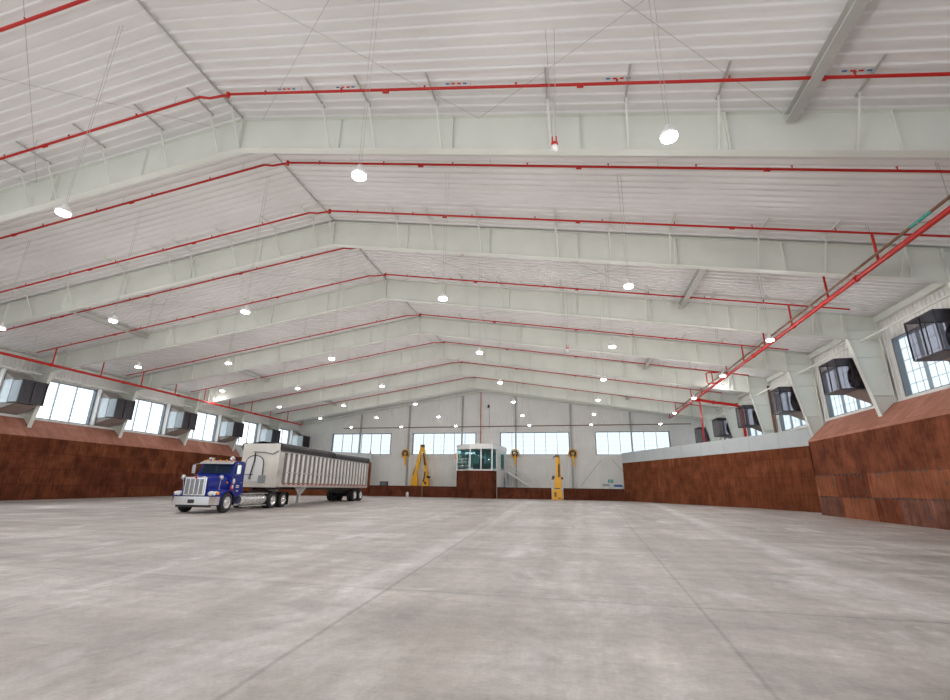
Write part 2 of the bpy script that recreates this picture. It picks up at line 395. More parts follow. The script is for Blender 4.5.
# ------------------------------------------------------------------ rigid frames
FL = .30   # flange width
def rigid_frame(i):
    y = FY(i)
    root = thing('rigid_frame', '', 'steel frame', (XR, y, 0), 0, 'white steel portal frames')
    top = lambda d: 15.97-SL*d
    bot = lambda d: 14.52-.1576*d
    for s in (-1, 1):
        w = MB()
        w.prism([(0, bot(0)), (s*28.5, bot(28.5)), (s*30.1, bot(28.5)-.05), (s*30.1, top(30.1)), (0, top(0))], 1, -.012, .012)
        w.bar((0, 0, top(0)), (s*30.1, 0, top(30.1)), FL, .03)
        w.bar((0, 0, bot(0)), (s*28.55, 0, bot(28.55)), FL, .035)
        for d in (9, 18, 27.2):
            w.box((s*d-.03, -FL/2, bot(d)), (s*d+.03, FL/2, top(d)))
        for d in (4.5, 13.5, 22.5): w.box((s*d-.008, -FL/2+.02, bot(d)), (s*d+.008, FL/2-.02, top(d)))
        w.build('rafter', M['steel'], root)
        # tapered column
        c = MB(); zc = 5.55; zk = bot(28.5)
        inn = lambda z: 29.3-(z-zc)*.8/(zk-zc)
        c.prism([(s*inn(4.9), 4.9), (s*30.1, 4.9), (s*30.1, zk-.06), (s*28.52, zk-.01)], 1, -.012, .012)
        c.bar((s*inn(4.9), 0, 4.9), (s*28.5, 0, zk), FL, .035, (1, 0, 0)); c.bar((s*30.1, 0, 4.9), (s*30.1, 0, top(30.1)), FL, .03, (1, 0, 0))
        for z in (6.7, 8.9, 9.95, 10.5):
            xi = inn(z) if z < zk else 28.6
            c.box((s*xi, -FL/2, z-.012), (s*30.1, FL/2, z+.012))
        c.box((s*28.45, -FL/2, zk-.02), (s*28.52, FL/2, top(28.5)))
        c.build('column', M['steel'], root)
    ap = MB(); ap.box((-.045, -FL/2, bot(0)), (.045, FL/2, top(0))); ap.build('ridge_plate', M['steel'], root)
    for d in (-26.6, -23.4, -20.2, -17.2, -13.2, -10.1, -8.7, -6.0, -3.2, -.9, .05, 4.1, 6.0, 8.6, 12.5, 15.0, 17.7, 21.4, 24.0, 26.8):
        q = -1
        MB().bar((d, q*.06, bot(abs(d))+.03), (d-.05, q*.8, roof(XR+d)-.12), .055, .035).build('flange_brace', M['steel'], root)
        MB().bar((d-.05, q*.62, roof(XR+d)-.10), (d-.05, q*2.0, roof(XR+d)-.10), .06, .045).build('brace_channel', M['rod' if i == 0 else 'steel'], root)
    return root
for n, i in enumerate(range(0, 7)):
    o = rigid_frame(i)
    o['label'] = ('white steel portal frame nearest the camera, its rafter crossing the upper picture' if n == 0 else
                  'white steel portal frame spanning the hall, last one before the gable wall' if n == 6 else
                  'white steel portal frame spanning the hall, %s frame back from the camera' % ORD[n])
# gable frame against the back wall: rafter and posts
t = thing('gable_rafter', 'white sloping gable rafter along the top of the back wall', 'steel beam', (XR, YB-.35, 0))
for s in (-1, 1):
    b = MB(); b.bar((0, 0, 15.72), (s*30, 0, 15.72-SL*30), .26, .36); b.build('rafter', M['steel'], t)
for k, (x, nm) in enumerate(zip((-32.2, -24.28, -15.94, -7.9, -.01, 8.18), ('crossing the leftmost back window', 'beside the hanging yellow hose reel left of the yellow boom', 'rising behind the control cabin roof',
                      'crossing the window right of the cabin', 'beside the rightmost yellow hose reel', 'crossing the rightmost back window'))):
    b = MB(); zt = 15.4-SL*abs(x-XR)
    b.box((x-.1, YB-.32, .25), (x+.1, YB-.30, zt)); b.box((x-.1, YB-.08, .25), (x+.1, YB-.06, zt)); b.box((x-.012, YB-.3, .25), (x+.012, YB-.08, zt))
    tag(b.build('gable_post', M['steel_dk']), 'grey back wall post, '+nm, 'steel post', 'posts of the back wall')
# diagonal rods on the back wall
for k, (x0, z0, x1, z1, nm) in enumerate(((1.0, 2.0, 3.9, 5.5, 'left'), (8.0, 2.4, 5.4, 5.6, 'right'))):
    tag(MB().bar((x0, YB-.10, z0), (x1, YB-.10, z1), .07).build('wall_brace', M['rod']), 'thin diagonal brace on the back wall, %s of the green sign' % nm, 'brace')

# longitudinal struts with rod bracing in alternate bays
def bracing(i, nm):
    root = thing('roof_bracing', nm, 'roof bracing', (XR, FY(i), 0), 0, 'bracing bays under the roof')
    for s in (-1, 1):
        d = 19.8; z = roof(XR+d)-.42
        b = MB(); x = s*d
        b.box((x-.15, .16, z+.13), (x+.15, 7.64, z+.16)); b.box((x-.15, .16, z-.16), (x+.15, 7.64, z-.13)); b.box((x-.012, .16, z-.14), (x+.012, 7.64, z+.14))
        b.build('strut', M['strut'], root)
        for (d0, d1) in ((10, 19.6), (1, 10)):
            for q in (0, 1):
                a, c = (d0, d1) if q else (d1, d0)
                MB().tube([(s*a, .2, roof(XR+a)-.32), (s*c, 7.6, roof(XR+c)-.32)], .009, 5).build('brace_rod', M['rod'], root)
bracing(-1, 'roof strut and rods between the camera and the nearest portal frame')
bracing(1, 'roof strut and thin rods between the second and third portal frames')
bracing(3, 'roof strut and thin rods between the fourth and fifth portal frames')
bracing(5, 'roof strut and thin rods between the sixth and last portal frames')
# eave struts running along both walls, one per bay
for i in range(0, 7):
    for s, nm in ((-1, 'left'), (1, 'right')):
        if s < 0 and i < 1: continue
        x = XR+s*28.95
        b = MB(); b.tube([(x, FY(i)+.18, 9.75), (x, FY(i+1)-.4, 9.75)], .06, 8)
        b.box((x-.02, FY(i)+.02, 9.6), (x+.02, FY(i)+.2, 9.9))
        tag(b.build('eave_strut', M['steel']), 'white eave strut tube along the %s wall in the %s bay back from the camera' % (nm, ORD[i]), 'strut', 'eave struts along the walls')

# ------------------------------------------------------------------ sprinkler branches and mains
MZR, MZL = 10.40, 10.08; MXL, MXR = -38.97, 12.38
yb = [7.75+3.9*k for k in range(15)]
def branch(k, y):
    zc = 15.60
    zx = lambda x: zc-.02-.1565*abs(x-XR)
    root = thing('sprinkler_pipe', '', 'sprinkler pipe', (XR, y, 0), 0, 'red sprinkler branch pipes')
    m = MB(); r_ = .048 if k else .055
    m.tube([(-28.1, 0, zx(XR-28.1)), (-.5, 0, zc-.06), (-.15, .12, zc-.06), (.57, .16, zc+.0), (.65, .16, zc+.02), (28.1, .16, zx(XR+28.1)+.06)], r_, 8)
    for d in (-21, -14.3, -7.5, 7, 13.5, 20):
        z = zx(XR+d)+(.06 if d > 0 else 0); yy = .16 if d > 0 else 0
        m.tube([(d-.1, yy, z-(.0155 if d < 0 else -.0155)), (d+.1, yy, z+(.0155 if d < 0 else -.0155))], r_*1.5, 8)
    m.tube([(.57, .16, zc-.1), (.59, .16, zc+.1)], .08, 8)
    m.build('pipe', M['red'], root)
    for d in (-25, -21.9, -18.8, -15.7, -12.6, -9.5, -6.4, -3.3, 2.2, 5.3, 8.4, 11.5, 14.6, 17.7, 20.8, 23.9):
        z = zx(XR+d)+(.06 if d > 0 else 0); yy = .16 if d > 0 else 0
        h = MB(); h.tube([(d, yy, z), (d, yy, z+.17)], .022, 6); h.lathe([(.0, .17), (.045, .175), (.0, .19)], (d, yy, z), n=8)
        h.build('sprinkler_head', M['red'], root)
    for d in (-26, -17, -8, -1.6, 3.7, 10, 16.4, 25):
        z = zx(XR+d)+(.06 if d > 0 else 0); yy = .16 if d > 0 else 0
        MB().tube([(d, yy, z), (d, yy, roof(XR+d)-.05)], .009, 5).build('hanger_rod', M['rod'], root)
    if 7.75 < y < 68:
        for X_, off in ((MXL, 0), (MXR, .16)):
            if y > (18 if X_ > 0 else 20):
                MB().tube([(X_-XR, off, MZR if off else MZL), (X_-XR, off, zx(X_)+(.06 if off else 0))], .05, 8).build('riser', M['red'], root)
    if 9 < y < 13:   # printed stickers on the liner above the pipe, near bay
        for d in (-7.4, -1.6, 2.6, 5.0, 9.1, 14.3, 20.6):
            for q in range(4):
                z = roof(XR+d+q*.2)-.075; sl_ = .0188*(1 if d > 0 else -1)
                MB().bar((d+q*.2, .30, z), (d+q*.2+.12, .30, z-sl_), .05, .012).build('sticker', M['skyblue' if q in (0, 3) else 'redlens'], root)
    return root
for k, y in enumerate(yb):
    o = branch(k, y)
    o['label'] = ('red sprinkler pipe running down both roof slopes nearest the camera, cut off at upper left' if k == 0 else
                  'bright red sprinkler pipe crossing the ceiling in front of the nearest portal frame' if k == 1 else
                  'red sprinkler pipe under both roof slopes, the %s one counted back from the camera' % ORD[k])
def main_pipe(x, MZ, y0, y1, name, label):
    root = thing(name, label, 'pipe', (x, 0, 0))
    m = MB(); m.tube([(0, y0, MZ), (0, y1, MZ)], .105, 12); y = y0+3
    while y < y1:
        m.tube([(0, y-.09, MZ), (0, y+.09, MZ)], .14, 12); y += 6.1
    m.build('pipe', M['red'], root)
    y = y0+2
    while y < y1:
        MB().tube([(0, y, MZ), (0, y, roof(x)-.05)], .012, 5).build('hanger_rod', M['rod'], root); y += 3.9
    return root
main_pipe(MXL, MZL, 12, 62.0, 'sprinkler_main', 'thick red sprinkler main running along the left side wall')
o = main_pipe(MXR, MZR, 6, 62.5, 'sprinkler_main', 'thick red sprinkler main slanting down from the right edge')
t = thing('conduit_pipe', 'thin brown pipe alongside the red sprinkler main on the right', 'pipe', (MXR-.28, 0, 0))
MZ = MZR
m = MB(); m.tube([(0, 6, MZ+.17), (0, 60, MZ+.17)], .055, 8); m.build('pipe', M['brown'], t)
m = MB(); m.tube([(0, 16.2, MZ+.17), (0, 17.2, MZ+.17)], .06, 8); m.build('sleeve', M['green'], t)
y = 9
while y < 62: MB().box((-.06, y, MZ+.1), (.3, y+.05, MZ+.125)).build('hanger_bracket', M['rod'], t); y += 3.9
# feed mains on the right: two drops and a cross pipe
t = thing('fire_riser', 'red feed pipe dropping behind the grey-topped rust wall at right', 'pipe', (0, 49.4, 0))
m = MB(); m.tube([(12.38, 0, MZ), (14, 0, MZ-.35), (16.2, 0, MZ-.7), (16.5, 0, MZ-1), (16.5, 0, .25)], .14, 12); m.build('pipe', M['red'], t)
for x, z in ((12.7, MZ-.07), (14, MZ-.35), (16.1, MZ-.68)): MB().tube([(x-.1, 0, z+.02), (x+.1, 0, z-.02)], .19, 12).build('coupling', M['red'], t)
t = thing('fire_riser', 'thin red drop pipe left of the last fan on the right wall', 'pipe', (12.95, 50.2, 0))
m = MB(); m.tube([(-.55, 0, MZ), (-.08, 0, MZ-.05), (0, 0, MZ-.2), (0, 0, .25)], .08, 10); m.build('pipe', M['red'], t)
# pipe loop near the right lamp glow
t = thing('fire_riser', 'small red pipe loop standing over the right sprinkler main', 'pipe', (12.38, 41.8, 0))
m = MB(); m.tube([(0, 0, MZ), (-.75, 0, MZ-.05), (-.8, 0, MZ+.1), (-.8, 0, MZ+.85), (-.7, 0, MZ+.9), (.2, 0, MZ+.9)], .055, 8); m.build('pipe', M['red'], t)
# pipe along the back wall
t = thing('wall_pipe', 'long thin rust-red pipe running level across the back wall', 'pipe', (0, YB-.5, 0))
m = MB(); m.tube([(-35, 0, 10.2), (16, 0, 10.32)], .06, 8); m.build('pipe', M['brown'], t)
for x in (-32.2, -24.28, -15.94, -7.9, -.01, 8.18): MB().box((x-.03, -.02, 10.16), (x+.03, .2, 10.22)).build('bracket', M['rod'], t)
t = thing('wall_pipe', 'vertical red pipe on the back wall under the ridge', 'pipe', (-13.07, YB-.45, 0))
m = MB(); m.tube([(0, 0, 15.4), (0, 0, 7.0)], .06, 8); m.build('pipe', M['red'], t)
for z in (12, 9.4): MB().box((-.03, 0, z), (.03, .4, z+.06)).build('bracket', M['rod'], t)
t = thing('conduit_pipe', 'brown vertical pipe beside a white column above the right flared wall', 'pipe', (16.55, 42.7, 0))
m = MB(); m.tube([(0, 0, 4.9), (0, 0, 10.2)], .10, 10); m.build('pipe', M['brown'], t)
m = MB(); m.box((-.04, -.04, 8.0), (.9, .04, 8.06)); m.build('bracket', M['rod'], t)
t = thing('junction_box', 'small dark box hanging by a wire under the ridge on the back wall', 'box', (-11.95, YB-.2, 13.3))
m = MB(); m.box((-.12, -.1, -.2), (.12, .155, .2)); m.build('case', M['dark'], t)
m = MB(); m.tube([(.1, 0, -.2), (.15, 0, -3.2), (.0, 0, -3.25)], .015, 5); m.build('wire', M['dark'], t)

# ------------------------------------------------------------------ rust push walls
def push_wall(s):
    """lower wall of rusted plate and sloped cap, along a side wall; s=-1 left, +1 right"""
    face = XR+s*28.62; y0, y1 = (YF, 53.2) if s < 0 else (YF, 36.0)
    nm = ('dark rusted steel push wall along the left side below the windows' if s < 0 else
          'rusted steel plate push wall at the right edge with patchwork plates')
    root = thing('push_wall', nm, 'push wall', (0, 0, 0))
    m = MB(); xo = XR+s*(HW-.25)
    yy = [v for v in (y0, 20, 45, y1) if v <= y1]
    m.box((face, y0, -.4), (face+s*.12, y1, 4.87))
    m.box((face, y1-.12, -.4), (xo, y1, 4.87))
    n = 8; k = y0
    m.build('plate', M['rust'] if s < 0 else M['rust_r'], root)
    if s > 0:   # facing plates bolted on, of differing rust
        for z_a, z_b, runs in ((1.32, 2.62, ((35.95, 33.5, 'rust_light'), (30.1, 28.5, 'rust_light'), (28.48, 27.0, 'rust_light'), (26.98, 25.4, 'rust_light'), (25.38, 23.9, 'rust_light'), (23.88, 22.0, 'rust_light'))),
                               (-.3, 1.30, ((35.95, 33.2, 'rust_dust'), (33.18, 29.9, 'rust_light'), (27.9, 26.3, 'rust_dust'), (26.28, 24.6, 'rust_dust'), (24.58, 22.0, 'rust_dust')))):
            for ya, yb_, mt in runs:
                MB().box((face-.012, yb_, z_a), (face-.001, ya, z_b)).build('facing_plate', M[mt], root)
    c = MB(); c.prism([(face, 4.87), (face-s*.03, 4.83), (face-s*.03, 4.90), (xo, 6.28), (xo, 6.2)], 1, y0, y1)
    c.prism([(face, 4.80), (xo, 4.80), (xo, 6.24), (face, 4.87)], 1, y1-.10, y1-.02)
    c.build('sloped_cap', M['rust_cap'], root, 0)
    if s > 0:
        b = MB()
        for i in range(40):
            y = y1-.4-i*.42; 
            for z in (1.30, 2.6):
                if random.random() < .75: b.box((face-.018, y-.05, z-.05-.02), (face, y+.05+random.random()*.1, z+.05))
        for i in range(10):
            y = y1-2.2-i*1.55
            for z in (.5, .95, 1.6, 2.0, 2.4):
                if random.random() < .45: b.box((face-.018, y-.04, z-.09), (face, y+.05, z+.09))
        b.build('plug_weld', M['dark'], root)
    return root
push_wall(-1); push_wall(1)

def diag_wall(p0, p1, s, label, rot_mat):
    """flared wall of rusted plate with a grey upper band, from p0 (near) to p1 (far)"""
    a = Vector((p0[0], p0[1], 0)); b = Vector((p1[0], p1[1], 0)); L_ = (b-a).length; d = (b-a)/L_
    root = thing('flared_wall', label, 'push wall', a, math.atan2(d.y, d.x))
    t_ = .35*(-s)
    m = MB(); m.box((0, 0, -.2), (L_, t_, 4.87)); m.build('plate', rot_mat, root)
    g = MB(); g.box((0, .02, 4.87), (L_, t_*.6, 6.12)); g.build('upper_band', M['blockout'], root)
    r = MB()
    k = 3.
    while k < L_: r.box((k-.02, -.012*(-s), 4.9), (k+.02, .03, 6.1)); k += 3.05
    r.build('seam', M['steel_dk'], root)
M['rust_d'] = rust_mat('rusted_steel_plate_flared', (0, 2), (.115, .034, .014), (.19, .056, .023), (.28, .09, .04), 2.6, 1.35)
diag_wall((17.35, 38.6), (6.3, 63.6), 1, 'rusted steel wall with grey top band running back toward the gable at right', M['rust_d'])
diag_wall((XR-28.7, 53.0), (-28.5, 64.4), -1, 'rusted wall end with grey top just right of the trailer tail', M['rust_d'])
t = thing('beacon', 'small red warning beacon on top of the wall end behind the trailer', 'beacon', (-28.75, 64.35, 6.12))
m = MB(); m.lathe([(.0, 0), (.13, 0), (.13, .06), (.10, .06)], (0, 0, 0), n=12); m.build('base', M['dark'], t)
m = MB(); m.lathe([(.11, .06), (.11, .25), (.06, .33), (0, .34)], (0, 0, 0), n=12); m.build('lens', M['redlens'], t)

# low rusted push wall along the back
def low_wall(x0, x1, label, mat=None):
    root = thing('low_push_wall', label, 'push wall', (0, 63.25, 0))
    m = MB(); m.box((x0, 0, .2), (x1, .25, 1.66)); m.box((x0, 0, 1.60), (x1, .6, 1.68)); m.build('plate', M['rust_x'], root)
    r = MB(); r.bar((x0, -.012, .75), (x1, -.012, .75), .03); r.bar((x0, -.012, 1.2), (x1, -.012, 1.2), .03); r.build('rail_strip', M['rust_x'], root)
low_wall(-28.2, -15.5, 'low rusted wall at the back between the trailer and the control cabin')
low_wall(-9.98, -2.82, 'low rusted wall at the back between the cabin and the standing yellow boom')
low_wall(-1.29, 6.25, 'low rusted wall at the back right of the standing yellow boom')
t = thing('low_push_wall', 'short darker rusted block in the back wall under the folded yellow boom', 'push wall', (-21.0, 63.0, 0))
m = MB(); m.box((-.95, 0, .2), (.65, .4, 1.7)); m.build('plate', M['rust_x'], t, .03)
m = MB(); m.box((.65, .1, .2), (.85, .4, 1.65)); m.build('side_strip', M['brown'], t)
tag(MB().lathe([(0, 0), (.22, 0), (.2, .5), (.12, .62), (0, .64)], (-22.25, 62.9, fz(62.9)), n=14).build('floor_marker', M['white']), 'small pale drum on the floor against the low rusted wall, left of cabin', 'marker')

# ------------------------------------------------------------------ exhaust fans
def fan_left():
    root = thing('exhaust_fan', '', 'fan', (XL, 0, 0), 0, 'fan boxes on the left wall')
    m = MB(); m.box((.03, 0, 7.15), (1.45, 1.9, 8.95)); m.build('rear_housing', M['galv'], root, .02)
    m = MB(); m.box((1.45, .03, 7.2), (2.32, 1.87, 8.9)); m.build('front_housing', M['galv_dk'], root, .02)
    m = MB(); m.box((2.32, .03, 7.17), (2.40, .10, 8.93)); m.box((2.32, 1.80, 7.17), (2.40, 1.87, 8.93)); m.box((2.32, .92, 7.17), (2.41, .98, 8.93))
    m.box((2.32, .03, 7.15), (2.42, 1.87, 7.24)); m.box((2.32, .03, 8.86), (2.42, 1.87, 8.95)); m.build('guard_frame', M['dark'], root)
    for a, b in ((.10, .92), (.98, 1.80)):
        m = MB(); m.box((2.322, a, 7.24), (2.34, b, 8.86))
        for q in range(1, 12): m.box((2.34, a, 7.24+q*.135), (2.352, b, 7.25+q*.135))
        for q in range(1, 6): m.box((2.34, a+q*.137, 7.24), (2.352, a+q*.137+.01, 8.86))
        m.build('mesh_guard', M['mesh'], root)
    m = MB(); m.add([(.05, .05, 6.50), (.05, 1.85, 6.50), (2.1, 1.75, 7.14), (2.1, .15, 7.14), (.05, .05, 7.14), (.05, 1.85, 7.14)],
                    [(0, 1, 2, 3), (0, 3, 4), (1, 5, 2), (2, 5, 4, 3), (0, 4, 5, 1)]); m.build('lower_chute', M['chute'], root)
    m = MB(); m.add([(.05, .0, 9.75), (.05, 1.9, 9.75), (1.5, 1.8, 8.97), (1.5, .1, 8.97), (.05, 0, 8.97), (.05, 1.9, 8.97)],
                    [(0, 1, 2, 3), (0, 3, 4), (1, 5, 2), (2, 5, 4, 3), (0, 4, 5, 1)]); m.build('upper_hood', M['chute'], root)
    m = MB(); m.box((.03, -.12, 6.5), (.5, -.02, 9.8)); m.build('side_flashing', M['siding'], root)
    return root
def fan_right():
    root = thing('exhaust_fan', '', 'fan', (XW, 0, 0), 0, 'fan boxes on the right wall')
    a, b, z0, z1 = 0, 1.75, 7.2, 8.95; xf = -2.45; xm = -.9
    m = MB()
    for yy in (a, b):
        for zz in (z0, z1): m.bar((xf, yy, zz), (xm, yy, zz), .05)
        m.bar((xf, yy, z0), (xf, yy, z1), .05)
    for zz in (z0, z1): m.bar((xf, a, zz), (xf, b, zz), .05)
    m.bar((xf, (a+b)/2, z0), (xf, (a+b)/2, z1), .05); m.bar(((xf+xm)/2, a, z0), ((xf+xm)/2, a, z1), .03); m.bar(((xf+xm)/2, b, z0), ((xf+xm)/2, b, z1), .03)
    m.build('guard_frame', M['mesh'], root)
    m = MB(); m.box((xf+.01, a+.02, z0+.02), (xf+.016, b-.02, z1-.02)); m.box((xf+.02, b-.016, z0+.02), (xm, b-.01, z1-.02)); m.box((xf+.02, a+.01, z0+.02), (xm, a+.016, z1-.02))
    m.build('mesh_guard', M['guard'], root)
    m = MB(); m.box((xm, a-.02, z0-.03), (-.03, b+.02, z1+.03)); m.build('housing', M['dark'], root, .02)
    for zz in (z1+.01, z0-.04): MB().box((xf, a, zz), (xm, b, zz+.03)).build('cover_plate', M['dark'], root)
    m = MB(); m.lathe([(.78, 0), (.72, -.25), (.60, -.3)], (xm, (a+b)/2, (z0+z1)/2), 'x', 20); m.build('fan_ring', M['dark'], root)
    m = MB()
    for q in range(5):
        an = q*2*math.pi/5+.3; c, s_ = math.cos(an), math.sin(an); cy, cz = (a+b)/2, (z0+z1)/2
        m.add([(xm-.28, cy+c*.1-s_*.08, cz+s_*.1+c*.08), (xm-.18, cy+c*.1+s_*.08, cz+s_*.1-c*.08), (xm-.16, cy+c*.62+s_*.2, cz+s_*.62-c*.2), (xm-.30, cy+c*.66-s_*.12, cz+s_*.66+c*.12)], [(0, 1, 2, 3)])
    m.lathe([(0, -.38), (.12, -.36), (.13, -.1), (.1, 0)], (xm, (a+b)/2, (z0+z1)/2), 'x', 12)
    m.build('fan_blades', M['black'], root)
    m = MB(); m.add([(-.05, .02, 6.5), (-.05, 1.6, 6.5), (-1.5, 1.55, 7.16), (-1.5, .1, 7.16), (-.05, .02, 7.16), (-.05, 1.6, 7.16)],
                    [(0, 1, 2, 3), (0, 3, 4), (1, 5, 2), (2, 5, 4, 3), (0, 4, 5, 1)]); m.build('lower_chute', M['chute'], root)
    m = MB(); m.box((-1.5, -.05, 8.78), (-1.35, -.02, 8.95)); tag(m.build('tag', M['yellow'], root), 'yellow tag')
    return root
def series(first, spots):
    for k, (y, lb) in enumerate(spots):
        o = first if k == 0 else copy_tree(first)
        o.location.y = y; o['label'] = lb
fl = fan_left()
series(fl, [(FY(i)+5.5, 'galvanized fan box on the left wall, ' + w) for i, w in
     ((1, 'nearest the left picture edge'), (2, 'second from the left picture edge'), (3, 'third from the left picture edge'), (4, 'fourth along, above the truck'), (5, 'fifth along, above the trailer front'), (6, 'last before the back wall'))])
fr = fan_right()
series(fr, [(FY(i)+.35, 'dark caged fan box on the right wall, ' + w) for i, w in
     ((1, 'cut by the right picture edge'), (2, 'second from the right picture edge'), (3, 'third from the right picture edge'), (4, 'fourth from the right picture edge'), (5, 'fifth from the right, beside the red riser'), (6, 'farthest, close to the back wall'))])

# ------------------------------------------------------------------ high-bay lamps
def lamp_proto():
    root = thing('pendant_lamp', '', 'lamp', (0, 0, 8.8), 0, 'hanging high-bay lamps')
    m = MB(); m.lathe([(0, .30), (.06, .30), (.07, .18), (.16, .12), (.19, .06), (.19, .02), (.0, .02)], (0, 0, 0), n=20); m.build('housing', M['lamp_white'], root)
    m = MB(); m.lathe([(.175, .02), (.17, -.03), (.10, -.055), (0, -.06)], (0, 0, 0), n=20); m.build('lens', M['led'], root)
    return root
LX = [(-42+6.6, 0), (-27.8, 1), (-21.0, 2), (-13.9, 3), (-4.85, 4), (2.35, 5), (9.95, 6)]
LDESC = ['far left row', 'leftmost row', 'second row from left', 'row beneath the ridge', 'row right of the ridge', 'second row from right', 'rightmost row']
proto = lamp_proto(); first = True
cable_mesh = {}; row_n = {}
def in_frame(p):
    yw, pt_, rl_ = -.2058, .2909, .0159
    f_ = Vector((math.sin(yw)*math.cos(pt_), math.cos(yw)*math.cos(pt_), math.sin(pt_))); r0 = Vector((math.cos(yw), -math.sin(yw), 0)); u0 = r0.cross(f_)
    r1 = r0*math.cos(rl_)+u0*math.sin(rl_); u1 = u0*math.cos(rl_)-r0*math.sin(rl_); d = Vector(p)-Vector((0, 0, 1.47)); z = d.dot(f_)
    return z > 0 and abs(462.5*d.dot(r1)/z) < 478 and abs(462.5*d.dot(u1)/z) < 353
for j in range(-3, 7):
    y = 8.9+7.8*j
    for x, q in LX:
        if q == 0: continue
        if q == 6 and j < 2: continue
        if q == 1 and j < 1: continue
        o = proto if first else copy_tree(proto); first = False
        o.location = (x, y, 8.8)
        if in_frame((x, y, 8.8)):
            k_ = row_n.get(q, 0); row_n[q] = k_+1
            o['label'] = 'glowing round lamp hung on wires, %s, %s from the camera' % (LDESC[q], ORD[k_])
        else:
            o['label'] = 'lamp on wires, %s, %s' % (LDESC[q], 'unseen in bay %d behind the camera' % -j if j < 0 else 'just beyond the picture edge')
        h = roof(x)-8.8-.05
        if q not in cable_mesh:
            m = MB(); m.tube([(.03, 0, .3), (.07, 0, h)], .006, 5); m.tube([(-.03, 0, .3), (-.07, 0, h)], .006, 5)
            cb = m.build('wire', M['rod'], o); cable_mesh[q] = cb.data
        else:
            cb = bpy.data.objects.new('wire', cable_mesh[q]); COL.objects.link(cb); cb.parent = o
        L = bpy.data.lights.get('lamp_light')
        if L is None:
            L = bpy.data.lights.new('lamp_light', 'POINT'); L.energy = 92; L.shadow_soft_size = .13; L.color = (1, .985, .965)
        lo = bpy.data.objects.new('lamp_light', L); COL.objects.link(lo); lo.location = (0, 0, -.24); lo.parent = o
# lamps by the eaves that throw a bright patch on a rafter
for x, y, z, lb in ((-38.4, 43.85, 10.55, 'bright lamp close under the rafter at the left eave, on a wire yoke'), (13.4, 43.85, 10.5, 'bright lamp close under the rafter beside the right red main')):
    t = thing('pendant_lamp', lb, 'lamp', (x, y, z))
    m = MB(); m.lathe([(0, .16), (.1, .15), (.2, .05), (.2, 0), (0, 0)], (0, 0, 0), n=16); m.build('housing', M['lamp_white'], t)
    m = MB(); m.lathe([(.19, 0), (.12, -.04), (0, -.045)], (0, 0, 0), n=16); m.build('lens', M['led'], t)
    m = MB(); h = roof(x)-z-.04; m.tube([(-.06, 0, .14), (-.6, 0, h)], .02, 6); m.tube([(.06, 0, .14), (.6, 0, h)], .02, 6); m.build('wire', M['steel'], t)
    l = bpy.data.lights.new('eave_light', 'POINT'); l.energy = 60; l.shadow_soft_size = .15
    lo = bpy.data.objects.new('lamp_light', l); COL.objects.link(lo); lo.location = (0, 0, -.25); lo.parent = t
# two pendant strobes in the middle of the hall
for x, y, z, lb in ((-.1, 10.2, 9.98, 'red and white pendant alarm hanging before the nearest portal frame'), (0, 28.0, 9.75, 'small red and white pendant alarm hanging farther back mid hall')):
    t = thing('pendant_alarm', lb, 'alarm', (x, y, z))
    m = MB(); m.lathe([(0, -.1), (.07, -.08), (.1, 0), (.07, .08), (.03, .1), (0, .1)], (0, 0, 0), n=14); m.build('globe', M['white'], t)
    m = MB(); m.lathe([(.0, .13), (.09, .12), (.09, .08), (0, .07)], (0, 0, .03), n=12); m.tube([(-.05, 0, .12), (-.05, 0, .36)], .02, 6); m.tube([(.05, 0, .12), (.05, 0, .36)], .02, 6); m.build('bracket', M['red'], t)
    m = MB(); m.tube([(-.05, 0, .34), (-.12, 0, roof(x)-z-.04)], .01, 5); m.tube([(.05, 0, .34), (.12, 0, roof(x)-z-.04)], .01, 5); m.build('wire', M['rod'], t)

# ------------------------------------------------------------------ control cabin
def poly_wall(m, pts, z0, z1, closed=True):
    n = len(pts); vs = [(x, y, z0) for x, y in pts]+[(x, y, z1) for x, y in pts]
    m.add(vs, [(i, (i+1) % n, (i+1) % n+n, i+n) for i in range(n if closed else n-1)])
P = [(-15.45, 63.1), (-13.28, 61.5), (-10.3, 61.5), (-9.95, 63.0), (-9.32, 67.7), (-15.45, 67.7)]
cab = thing('control_cabin', 'white glazed control cabin standing on a rusted steel base at the back', 'cabin', (0, 0, 0))
m = MB(); n = len(P)
m.add([(x, y, .1) for x, y in P]+[(x, y, 3.76) for x, y in P], [tuple(range(n)), tuple(range(2*n-1, n-1, -1))]+[(i, (i+1) % n, (i+1) % n+n, i+n) for i in range(n) if i != 3])
m.build('base', M['rust_x'], cab)
m = MB(); m.add([(-9.95, 63, .1), (-9.32, 67.7, .1), (-9.32, 67.7, 3.76), (-9.95, 63, 3.76)], [(0, 1, 2, 3)]); m.build('side_panel', M['white'], cab)
ZA, ZB, ZR = 3.76, 6.55, 7.18
ctr = Vector((sum(p[0] for p in P)/n, sum(p[1] for p in P)/n))
def inset(p, k): v = Vector(p); return tuple(v+(ctr-v)*k)
W = [inset(p, .012) for p in P]
m = MB()
m.add([(x, y, ZA) for x, y in W], [tuple(range(n))])
for i in range(n): m.bar((*W[i], ZA), (*W[i], ZB+.1), .16)
def lerp(a, b, t_): return (a[0]+(b[0]-a[0])*t_, a[1]+(b[1]-a[1])*t_)
mid = lerp(W[1], W[2], .5); m.bar((*mid, ZA), (*mid, ZB), .14)
for i in (0, 1, 2): m.bar((*W[i], ZA+.06), (*W[i+1], ZA+.06), .14, .16)
